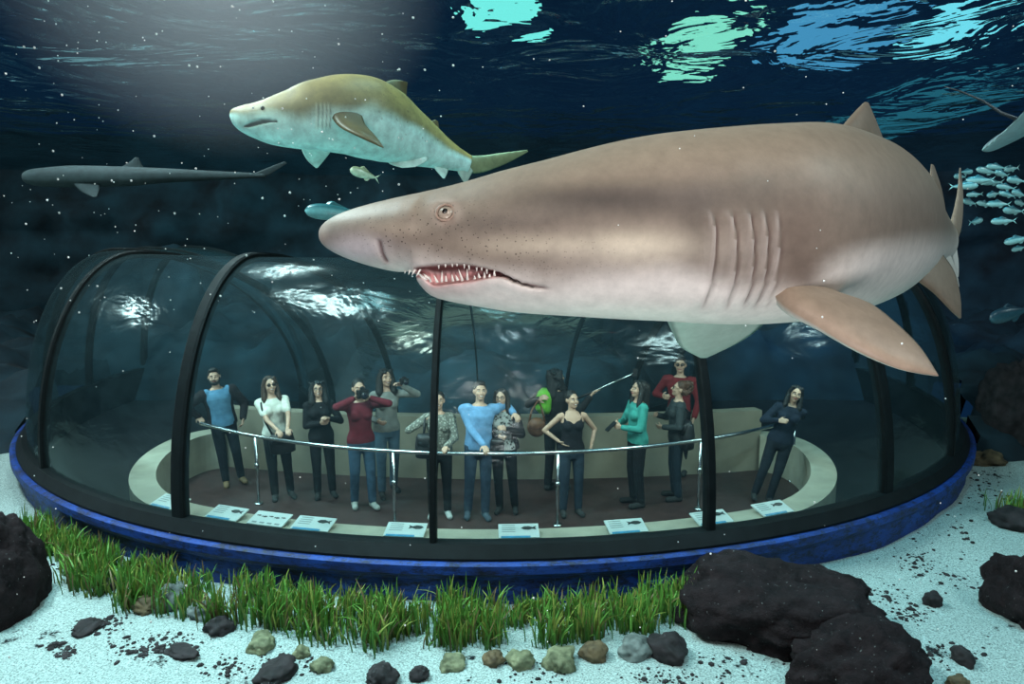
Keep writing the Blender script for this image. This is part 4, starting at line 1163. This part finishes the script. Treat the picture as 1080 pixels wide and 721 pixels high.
    if beard:
        mb = MB(); hell(mb, (0, -0.045, 1.515), (0.056, 0.056, 0.036))
        for sx in (-1, 1): mb.cap(hq(sx*0.066, -0.01, 1.585), hq(sx*0.046, -0.055, 1.53), 0.014*s, 0.024*s)
        mb.cap(hq(-0.026, -0.100, 1.556), hq(0.026, -0.100, 1.556), 0.009*s, 0.009*s, 8)
        mb.remesh('beard', hm, body, 0.007, 2)
    # ---- face
    for sx in (-1, 1):
        mb = MB(); hell(mb, (sx*0.031, -0.0845, 1.605), (0.0125, 0.0075, 0.0062)); e = mb.build('eye', M_EYEW, body)
        mb = MB(); hell(mb, (sx*0.031, -0.0905, 1.605), (0.0060, 0.0035, 0.0060)); mb.build('iris', M_EYED, e)
        mb = MB(); mb.tube([hq(sx*0.014, -0.094, 1.624), hq(sx*0.032, -0.092, 1.630), hq(sx*0.050, -0.078, 1.624)], 0.0042*s, 6); mb.build('eyebrow', hm, body)
    mb = MB(); mb.tube([hq(x, y, z) for x, y, z in ((-0.026, -0.084, 1.547), (-0.014, -0.0945, 1.541), (0, -0.098, 1.539), (0.014, -0.0945, 1.541), (0.026, -0.084, 1.547))], 0.0065*s, 8); e = mb.build('mouth', M_LIPS, body)
    if smile:
        mb = MB(); mb.tube([hq(x, y, z) for x, y, z in ((-0.018, -0.0965, 1.545), (0, -0.1035, 1.541), (0.018, -0.0965, 1.545))], 0.0042*s, 6); mb.build('teeth', M_TEETHW, e)
    if glasses:
        mb = MB()
        for sx in (-1, 1):
            ring = [hq(sx*0.032+0.022*math.cos(a), -0.1035+0.006*abs(math.cos(a)), 1.604+0.018*math.sin(a)) for a in linsp(0, 2*PI, 19)]
            mb.tube(ring, 0.0028*s, 6); mb.tube([hq(sx*0.054, -0.097, 1.607), hq(sx*0.080, -0.02, 1.612)], 0.0025*s, 6)
            if glasses == 'dark': mb.ell(hq(sx*0.032, -0.102, 1.604), (0.021*s, 0.003*s, 0.017*s), HM)
        mb.tube([hq(-0.010, -0.105, 1.608), hq(0.010, -0.105, 1.608)], 0.0025*s, 6)
        mb.build('glasses', M_EYED, body)
    if pz: body.location.z += pz
    return dict(body=body, M=root_M, arms=arms, q=q, hq=hq, s=s)

JEANS = (0.045, 0.085, 0.135); BLK = (0.012, 0.012, 0.014)
P1 = person(244, 1.90, 1.51, 'bearded man in blue t-shirt and open dark jacket at the far left of the rail', yaw=8, lean=-7, R_=('rail', 211), L_=(0.27, -0.12, 0.88), female=False,
            top=(0.10, 0.24, 0.38), sleeve='short', jacket=(0.020, 0.016, 0.018), legs=(0.015, 0.018, 0.025), shoes=(0.20, 0.13, 0.07), hair='short', beard=True, smile=False, head=(-10, 6))
P2 = person(296, 1.90, 1.49, 'woman in a loose white blouse with sunglasses and both hands on the rail', yaw=6, lean=-4, R_=('rail', 297), L_=('rail', 305), top=(0.62, 0.62, 0.55), sleeve='short', hair='long', hairc='brown', glasses='dark', legs=BLK, head=(10, 8))
P3 = person(341, 2.15, 1.42, 'smiling woman all in black with dark curly hair and one arm across her body', yaw=4, lean=-2, R_=(0.02, -0.24, 1.10), L_=(0.10, -0.27, 1.17), top=BLK, legs=BLK, hair='curly', hairc='black', glasses='thin', head=(0, 8), palmL=(-0.3, 0.3, -1), palmR=(0, 1, 0.2))
P4 = person(382, 2.00, 1.51, 'person in a maroon jumper and jeans aiming a black camera', yaw=12, lean=-1, R_=(-0.085, -0.235, 1.555), L_=(0.085, -0.255, 1.535), female=True, top=(0.13, 0.018, 0.028), legs=JEANS, shoes=(0.35, 0.36, 0.33), hair='tied', head=(0, 4), step=0.4, smile=False, curlR=0.7, curlL=0.7, elbR=(-1, 0.1, -0.5), elbL=(1, 0.1, -0.5))
P5 = person(408, 2.50, 1.54, 'person in a grey jumper behind the maroon one, raising a small camera', yaw=14, R_=(-0.18, -0.25, 1.02), L_=(0.17, -0.27, 1.56), female=True, top=(0.20, 0.205, 0.19), legs=(0.07, 0.12, 0.17), hair='curly', hairc='dark', head=(8, 6), step=-0.6, curlL=0.7, elbL=(0.9, 0.1, -0.6))
P6 = person(463, 1.90, 1.42, 'person in a grey patterned top beside the centre rib, hand on rail', yaw=0, R_=(-0.20, -0.10, 1.30), L_=('rail', 470), topm=plaid((0.34, 0.34, 0.29), (0.13, 0.13, 0.11), 38), sleeve='long', legs=BLK, shoes=(0.40, 0.42, 0.40), hair='tied', hairc='dark', head=(0, 8), elbR=(-1, 0, -0.4), smile=True)
P7 = person(502, 1.90, 1.54, 'smiling man in a light blue shirt with an arm round a woman', yaw=6, lean=2, R_=('rail', 512), L_=(0.50, 0.02, 1.30), female=False, top=(0.15, 0.30, 0.50), sleeve='long', legs=(0.035, 0.055, 0.085), shoes=(0.05, 0.07, 0.09), hair='short', head=(4, 8), step=0.2, elbL=(0.3, 0.8, 0.1), palmL=(0.2, -0.4, -1))
P8 = person(535, 2.07, 1.42, 'woman in glasses, patterned top and black cardigan beside the man in blue', yaw=-6, lean=-3, R_=(-0.02, -0.26, 1.06), L_=(0.06, -0.27, 1.18), topm=plaid((0.015, 0.016, 0.018), (0.36, 0.37, 0.35), 30), sleeve='short', jacket=(0.010, 0.010, 0.012), legs=BLK, hair='long', hairc='dark', glasses='thin', head=(-6, 8))
BAG = tp(phi_at(566, 2.45, 0.9), 2.45, 0.86)
P9 = person(586, 2.70, 1.53, 'dark haired person seen from behind with lime green backpack, one arm stretched out', yaw=150, R_=(-0.62, 0.05, 1.42), L_=('world', BAG+Vector((0.02, 0.05, 0.31))), female=False, top=(0.018, 0.018, 0.020), legs=BLK, hair='curly', hairc='black', head=(-30, 0), palmR=(0, 0, -1), elbR=(0, 0.3, -1))
P10 = person(603, 1.90, 1.42, 'woman in a black sleeveless top and jeans with a hand on her hip', yaw=14, R_=(-0.19, -0.05, 0.98), L_=(0.27, -0.08, 0.92), top=(0.012, 0.011, 0.014), tank=True, legs=(0.030, 0.045, 0.065), hair='tied', hairc='dark', skin=M_SKIN, head=(18, 6), elbR=(-1, 0.5, 0), curlR=0.3)
P11 = person(672, 2.00, 1.48, 'woman in a teal jumper with long dark hair facing left and holding a phone', yaw=-62, R_=(-0.07, -0.30, 1.10), L_=(0.05, -0.31, 1.07), top=(0.045, 0.27, 0.23), legs=BLK, hair='long', hairc='dark', head=(-4, 8), smile=False, curlR=0.6)
P12 = person(716, 2.75, 1.56, 'man in red top and dark glasses half hidden behind the woman with a bun', yaw=-14, R_=(-0.2, -0.2, 1.1), L_=None, female=False, top=(0.17, 0.018, 0.022), legs=BLK, hair='short', glasses='dark', head=(10, 6), smile=False)
P13 = person(714, 2.00, 1.44, 'woman in a dark grey jumper with brown hair in a bun facing left', yaw=-76, R_=(-0.10, -0.32, 1.16), L_=(0.08, -0.26, 1.02), top=(0.035, 0.040, 0.042), legs=(0.018, 0.028, 0.040), hair='bun', hairc='red', head=(-8, 14), smile=False, glasses='thin')
P14 = person(806, 1.45, 1.44, 'person in dark jacket with long dark hair leaning at the gallery right end', yaw=10, lean=14, R_=(-0.16, -0.28, 1.18), L_=('rail', 838), top=(0.014, 0.020, 0.034), legs=(0.014, 0.018, 0.025), hair='long', hairc='black', head=(0, 6), smile=False)

# ---- things the visitors hold or wear
M_BLACK = mat('black_plastic', (0.012, 0.012, 0.013), 0.4, 0.2, 20)
M_LEATHER = mat('black_leather', (0.014, 0.013, 0.014), 0.5, 0.3, 25, 0.2)
M_BROWNL = mat('brown_leather', (0.13, 0.052, 0.022), 0.55, 0.3, 20, 0.2)
M_LIME = mat('lime_cloth', (0.13, 0.42, 0.03), 0.8, 0.15, 15, 0.2)
M_GLASSL = mat('lens_glass', (0.01, 0.012, 0.02), 0.08, 0.1, 5)
def held(name, P, loc, label, cat):
    e = empty(name); e.matrix_world = P['M'] @ Matrix.Translation(P['q'](*loc)); tag(e, label, cat); return e
def camera_thing(P, loc, label, k=1.0):
    e = held('camera', P, loc, label, 'camera')
    mb = MB(); mb.box((0, 0, 0), (0.13*k, 0.06*k, 0.085*k)); mb.box((0, 0.0, 0.055*k), (0.05*k, 0.05*k, 0.03*k)); mb.box((-0.05*k, -0.02*k, -0.005), (0.03*k, 0.07*k, 0.08*k)); mb.build('camera_body', M_BLACK, e, False)
    mb = MB(); mb.tube([(0, -0.03*k, -0.005), (0, -0.09*k, -0.005), (0, -0.091*k, -0.005), (0, -0.12*k, -0.005)], [0.034*k, 0.034*k, 0.039*k, 0.039*k], 18); l = mb.build('lens', M_BLACK, e)
    mb = MB(); mb.ell((0, -0.118*k, -0.005), (0.031*k, 0.008*k, 0.031*k)); mb.build('lens_glass', M_GLASSL, l)
camera_thing(P4, (0.0, -0.225, 1.575), 'black camera held up to the face of the person in maroon')
camera_thing(P5, (0.17, -0.30, 1.60), 'small dark camera raised by the person in the grey jumper', 0.75)
def bag(P, loc, size, mt, label, strap):
    e = held('bag', P, loc, label, 'bag'); x, y, z = size
    mb = MB(); mb.stack([(0, 0, -z/2, x*0.40, y*0.4), (0, 0, -z*0.46, x*0.48, y*0.5), (0, 0, 0, x*0.5, y*0.55), (0, 0, z*0.40, x*0.44, y*0.42), (0, 0, z*0.5, x*0.36, y*0.25)], 20); mb.build('bag_body', mt, e)
    mb = MB(); mb.stack([(0, -y*0.2, z*0.05, x*0.40, y*0.42), (0, -y*0.15, z*0.42, x*0.42, y*0.42), (0, 0, z*0.53, x*0.37, y*0.28)], 18); mb.build('flap', mt, e)
    if strap:
        o_ = P['q'](*loc); mb = MB(); mb.tube([P['q'](*p)-o_ for p in strap], 0.011, 8); mb.build('strap', mt, e)
bag(P2, (0.05, -0.20, 0.83), (0.30, 0.12, 0.24), M_LEATHER, 'black shoulder bag hanging in front of the woman in the white blouse', [(-0.05, -0.19, 0.93), (-0.13, -0.16, 1.15), (-0.15, -0.12, 1.35), (-0.14, 0, 1.43), (-0.08, 0.12, 1.3), (0.16, 0.12, 1.0), (0.20, -0.12, 0.92)])
bag(P6, (-0.17, -0.19, 1.04), (0.24, 0.12, 0.26), M_LEATHER, 'black bag on the shoulder of the person beside the centre rib', [(-0.2, -0.17, 1.16), (-0.19, -0.12, 1.32), (-0.16, 0.0, 1.43), (-0.17, 0.1, 1.3), (-0.2, 0.02, 1.14)])
bag(P8, (-0.05, -0.28, 1.02), (0.16, 0.08, 0.15), M_LEATHER, 'small dark pouch held by the woman in glasses and cardigan', None)
bag(P13, (0.17, 0.10, 0.98), (0.22, 0.16, 0.32), M_LEATHER, 'black backpack at the side of the woman with the hair bun', [(0.16, 0.06, 1.12), (0.15, 0.0, 1.30), (0.12, 0.02, 1.41), (0.15, 0.12, 1.3)])
e = held('backpack', P9, (0.10, 0.09, 1.34), 'small lime green backpack on the dark haired person at the back', 'backpack')
mb = MB(); mb.stack([(0, 0.05, -0.20, 0.07, 0.05), (0, 0.07, -0.15, 0.10, 0.08), (0, 0.06, -0.02, 0.105, 0.08), (0, 0.03, 0.06, 0.09, 0.07), (0, 0, 0.10, 0.06, 0.04)], 20); mb.build('backpack_body', M_LIME, e)
mb = MB(); mb.stack([(0, 0.11, -0.17, 0.06, 0.03), (0, 0.13, -0.11, 0.075, 0.04), (0, 0.12, -0.05, 0.06, 0.03)], 18); mb.build('pocket', M_LIME, e)
p9 = phi_at(566, 2.0, 0.9); e = empty('bag', BAG); tag(e, 'round brown leather bag beside the lime green backpack', 'bag')
mb = MB(); mb.ell((0, 0, 0), (0.115, 0.08, 0.12)); mb.build('bag_body', M_BROWNL, e)
mb = MB(); mb.ell((0, -0.035, 0.04), (0.105, 0.06, 0.08)); mb.build('flap', M_BROWNL, e)
mb = MB(); mb.tube([(-0.09, 0, 0.06), (-0.06, 0.02, 0.2), (0.02, 0.05, 0.32), (0.06, 0.04, 0.22), (0.10, 0, 0.06)], 0.012, 8); mb.build('strap', M_BROWNL, e)
e = held('phone', P11, (-0.02, -0.38, 1.12), 'dark phone in the hands of the woman in the teal jumper', 'phone')
mb = MB(); mb.box((0, 0, 0), (0.075, 0.012, 0.15), Matrix.Rotation(R(-50), 3, 'X')); mb.build('case', M_BLACK, e, False)
# selfie stick in the outstretched hand
wr = P9['M'] @ P9['arms'][-1][2]; hd = (P9['M'].to_3x3() @ P9['arms'][-1][3]).normalized()
g = wr+hd*0.085
e = empty('selfie_stick', g); tag(e, 'slim selfie stick in the outstretched hand of the person at the back', 'selfie stick')
dirv = (V3((0.42, -0.10, 0.22))).normalized()
mb = MB(); mb.tube([-dirv*0.20, dirv*0.50], 0.009, 8); mb.build('rod', M_STEEL, e)
mb = MB(); mb.tube([-dirv*0.22, -dirv*0.04], 0.014, 10); mb.build('grip', M_BLACK, e)
mb = MB(); mb.box(dirv*0.52, (0.05, 0.012, 0.09)); mb.build('clamp', M_BLACK, e, False)
#PEOPLE-END

# local haze ball added for the strobe glow, lit by its own spot
m, t, out = nt('haze')
tc = t.nodes.new('ShaderNodeTexCoord'); gr = N(t, 'ShaderNodeTexGradient', _gradient_type='SPHERICAL'); t.links.new(tc.outputs['Object'], gr.inputs[0])
mu = N(t, 'ShaderNodeMath', _operation='MULTIPLY'); mu.inputs[1].default_value = 0.55; t.links.new(gr.outputs['Fac'], mu.inputs[0])
vsn = N(t, 'ShaderNodeVolumeScatter', Color=(0.9, 0.95, 1, 1)); t.links.new(mu.outputs[0], vsn.inputs['Density']); t.links.new(vsn.outputs[0], out.inputs['Volume'])
mb = MB(); mb.ell((0, 0, 0), (1, 1, 1), None, 32, 20); o = mb.build('haze', m); o.location = at(240, -30, 2.6); o.scale = (0.75, 0.75, 0.62)
tag(o, 'soft pale haze added for the strobe glow at the upper left of the water', 'haze', kind='stuff')

# ------------------------------------------------------------------ water surface
SURF_Z = CAM.z + 1.6
def water_mat():
    m, t, out = nt('water_surface')
    c = coords(t, (1, 0.8, 1))
    n1 = N(t, 'ShaderNodeTexNoise', Scale=0.75, Detail=3.5, Roughness=0.5, Distortion=1.8); t.links.new(c, n1.inputs['Vector'])
    n2 = N(t, 'ShaderNodeTexNoise', Scale=2.6, Detail=2.0, Roughness=0.5, Distortion=0.5); t.links.new(c, n2.inputs['Vector'])
    ad = N(t, 'ShaderNodeMath', _operation='MULTIPLY_ADD'); ad.inputs[1].default_value = 0.22; t.links.new(n2.outputs[0], ad.inputs[0]); t.links.new(n1.outputs[0], ad.inputs[2])
    b = N(t, 'ShaderNodeBump', Strength=0.95, Distance=0.55); t.links.new(ad.outputs[0], b.inputs['Height'])
    rf_ = N(t, 'ShaderNodeBsdfRefraction', Color=(0.75, 0.95, 1, 1), Roughness=0.0, IOR=1.03); t.links.new(b.outputs[0], rf_.inputs['Normal'])
    gl = N(t, 'ShaderNodeBsdfGlossy', Color=(0.55, 0.85, 0.95, 1), Roughness=0.03); t.links.new(b.outputs[0], gl.inputs['Normal'])
    mx = N(t, 'ShaderNodeMixShader', Fac=0.45); t.links.new(rf_.outputs[0], mx.inputs[1]); t.links.new(gl.outputs[0], mx.inputs[2])
    t.links.new(mx.outputs[0], out.inputs[0]); return m
v = [(-30, -6, SURF_Z), (30, -6, SURF_Z), (30, 40, SURF_Z), (-30, 40, SURF_Z)]
o = link('water_surface', mesh_from(v, [(3, 2, 1, 0)], False), water_mat()); tag(o, 'rippled underside of the water surface', None, kind='structure')
o.visible_shadow = False

# ------------------------------------------------------------------ light
w = bpy.data.worlds.new('world'); SC.world = w; w.use_nodes = True
bg = w.node_tree.nodes['Background']; bg.inputs[0].default_value = (0.003, 0.016, 0.046, 1); bg.inputs[1].default_value = 0.9

def area(name, loc, target, size, power, col, sy=None, spread=None):
    l = bpy.data.lights.new(name, 'AREA'); l.energy = power; l.color = col; l.size = size
    if sy: l.shape = 'RECTANGLE'; l.size_y = sy
    if spread: l.spread = R(spread)
    o = bpy.data.objects.new(name, l); COL.objects.link(o); o.location = loc
    o.rotation_euler = (Vector(target)-Vector(loc)).to_track_quat('-Z', 'Y').to_euler()
    return o
def spot(name, loc, target, power, col, ang, blend=0.6, size=0.1):
    l = bpy.data.lights.new(name, 'SPOT'); l.energy = power; l.color = col; l.spot_size = R(ang); l.spot_blend = blend; l.shadow_soft_size = size
    o = bpy.data.objects.new(name, l); COL.objects.link(o); o.location = loc
    o.rotation_euler = (Vector(target)-Vector(loc)).to_track_quat('-Z', 'Y').to_euler()
    return o
# camera strobes, plus a low fill
area('strobe_left', CAM+Vector((-0.9, -0.2, 1.25)), at(560, 240, 1.7), 0.35, 21, (1, 0.95, 0.90))
area('strobe_right', CAM+Vector((0.9, -0.1, 1.25)), at(800, 240, 1.9), 0.35, 20, (1, 0.95, 0.90))
area('low_fill', CAM+Vector((0.2, -0.2, -1.0)), at(650, 330, 1.7), 0.6, 30, (1, 0.98, 0.98))  # added fill standing in for light bounced off the sand
# tank lights, with added fills among them
CY = (0.42, 0.93, 1.0)
spot('tank_light', (-3.3, 5.0, 6.8), (-3.3, 5.6, 0), 880, CY, 66, 0.9, 0.5)
spot('tank_light', (3.7, 5.4, 6.8), (4.0, 6.4, 0), 640, (0.26, 0.86, 1.0), 62, 0.9, 0.5)
spot('tank_light', (0.2, 4.6, 6.8), (0.2, 5.2, 0), 680, CY, 56, 0.9, 0.5)
spot('tank_spot', (-2.4, 2.6, 5.9), at(390, 130, 4.4), 190, (0.80, 1.0, 0.85), 50)
spot('belly_fill', (-2.4, 4.0, 0.6), at(390, 130, 4.4), 120, (0.30, 0.95, 0.9), 60)  # added fill from below for the olive shark's belly
for x_ in (-3.0, 0.3, 3.2): spot('base_fill', (x_*0.9, 2.6, 6.2), (x_, 5.9, 0.2), 230, (0.7, 0.92, 1.0), 44, 0.9, 0.2)  # added fill that brightens the blue base wall
spot('haze_light', at(240, -150, 2.6), at(240, 30, 2.6), 15, (0.85, 0.92, 1), 150, 1.0, 0.15)  # added spot that makes the haze ball glow
spot('back_fill', (-4.5, 12.0, 4.4), (-6, 18, 2.4), 620, (0.3, 0.85, 0.9), 130, 1.0, 0.4)  # added teal fill that lifts the rock wall at left
spot('back_fill', (5.5, 12.0, 4.4), (7, 18, 2.0), 620, (0.2, 0.5, 1.0), 130, 1.0, 0.4)  # added blue fill that lifts the rock wall at right
area('under_fill', (0.6, 2.6, 0.9), (0.5, 1.75, 3.0), 0.8, 10, (0.35, 1.0, 0.72))  # added fill for the teal light under the big shark
# lamps over the water
TEAL = (0.25, 1.0, 0.85)
for px, py, zz, sx, sy, pw, colr in [(530, -30, 3.4, 1.0, 1.4, 7, TEAL), (740, 5, 3.4, 0.8, 2.6, 9, (0.35, 1.0, 0.7)), (880, -10, 3.6, 1.6, 1.9, 8, (0.15, 0.6, 1.0)), (1010, -20, 3.4, 0.8, 1.6, 6, (0.25, 0.9, 1.0)), (955, 85, 3.0, 1.2, 6, 6, (0.1, 0.7, 0.9))]:
    p = on_plane(px, py, CAM.z+zz); area('hall_lamp', p, p-Vector((0, 0, 1)), sx, pw, colr, sy)
def mirror_lamp(px, py, size, sy, power, col=(0.75, 1, 1), zt=9.0):
    """lamp over the tank whose mirror image lies on the front of the vault near photo pixel (px,py)"""
    best = None
    for t in linsp(0.05, 1.9, 120):
        n, z = vault(t); ph = phi_at(px, n, z); q = proj(tp(ph, n, z))
        e = abs(q[1]-py)
        if best is None or e < best[0]: best = (e, t, ph)
    _, t, ph = best; n, z = vault(t); p = tp(ph, n, z)
    n2, z2 = vault(t+0.01); a_ = (tp(ph, n2, z2)-p); b_ = tp(ph+0.01, n, z)-p; nr = a_.cross(b_).normalized()
    if nr.dot(CAM-p) < 0: nr = -nr
    v = (CAM-p).normalized(); r_ = nr*(2*nr.dot(v))-v
    L_ = p+r_*((zt-p.z)/max(0.15, r_.z))
    area('tunnel_lamp', L_, p, size, power, col, sy)
mirror_lamp(140, 328, 2.2, 0.6, 520); mirror_lamp(345, 318, 3.4, 0.8, 900); mirror_lamp(700, 358, 2.0, 0.5, 300); mirror_lamp(300, 286, 2.4, 0.5, 380); mirror_lamp(850, 350, 0.9, 0.4, 120)
# unseen fills added inside the tunnel to brighten the visitors
for px in (215, 300, 400, 500, 600, 700, 790):
    ph = phi_at(px, 1.8, 0.5); p = tp(ph, 0.75, 2.2); area('gallery_fill', p, tp(ph, 1.9, 0.6), 0.4, 13, (0.80, 1.0, 0.88))

SC.view_settings.view_transform = 'Standard'; SC.view_settings.look = 'None'
SC.cycles.transparent_max_bounces = 24; SC.cycles.max_bounces = 8
SC.cycles.caustics_refractive = False; SC.cycles.caustics_reflective = False
SC.cycles.sample_clamp_indirect = 4
SC.cycles.use_denoising = True
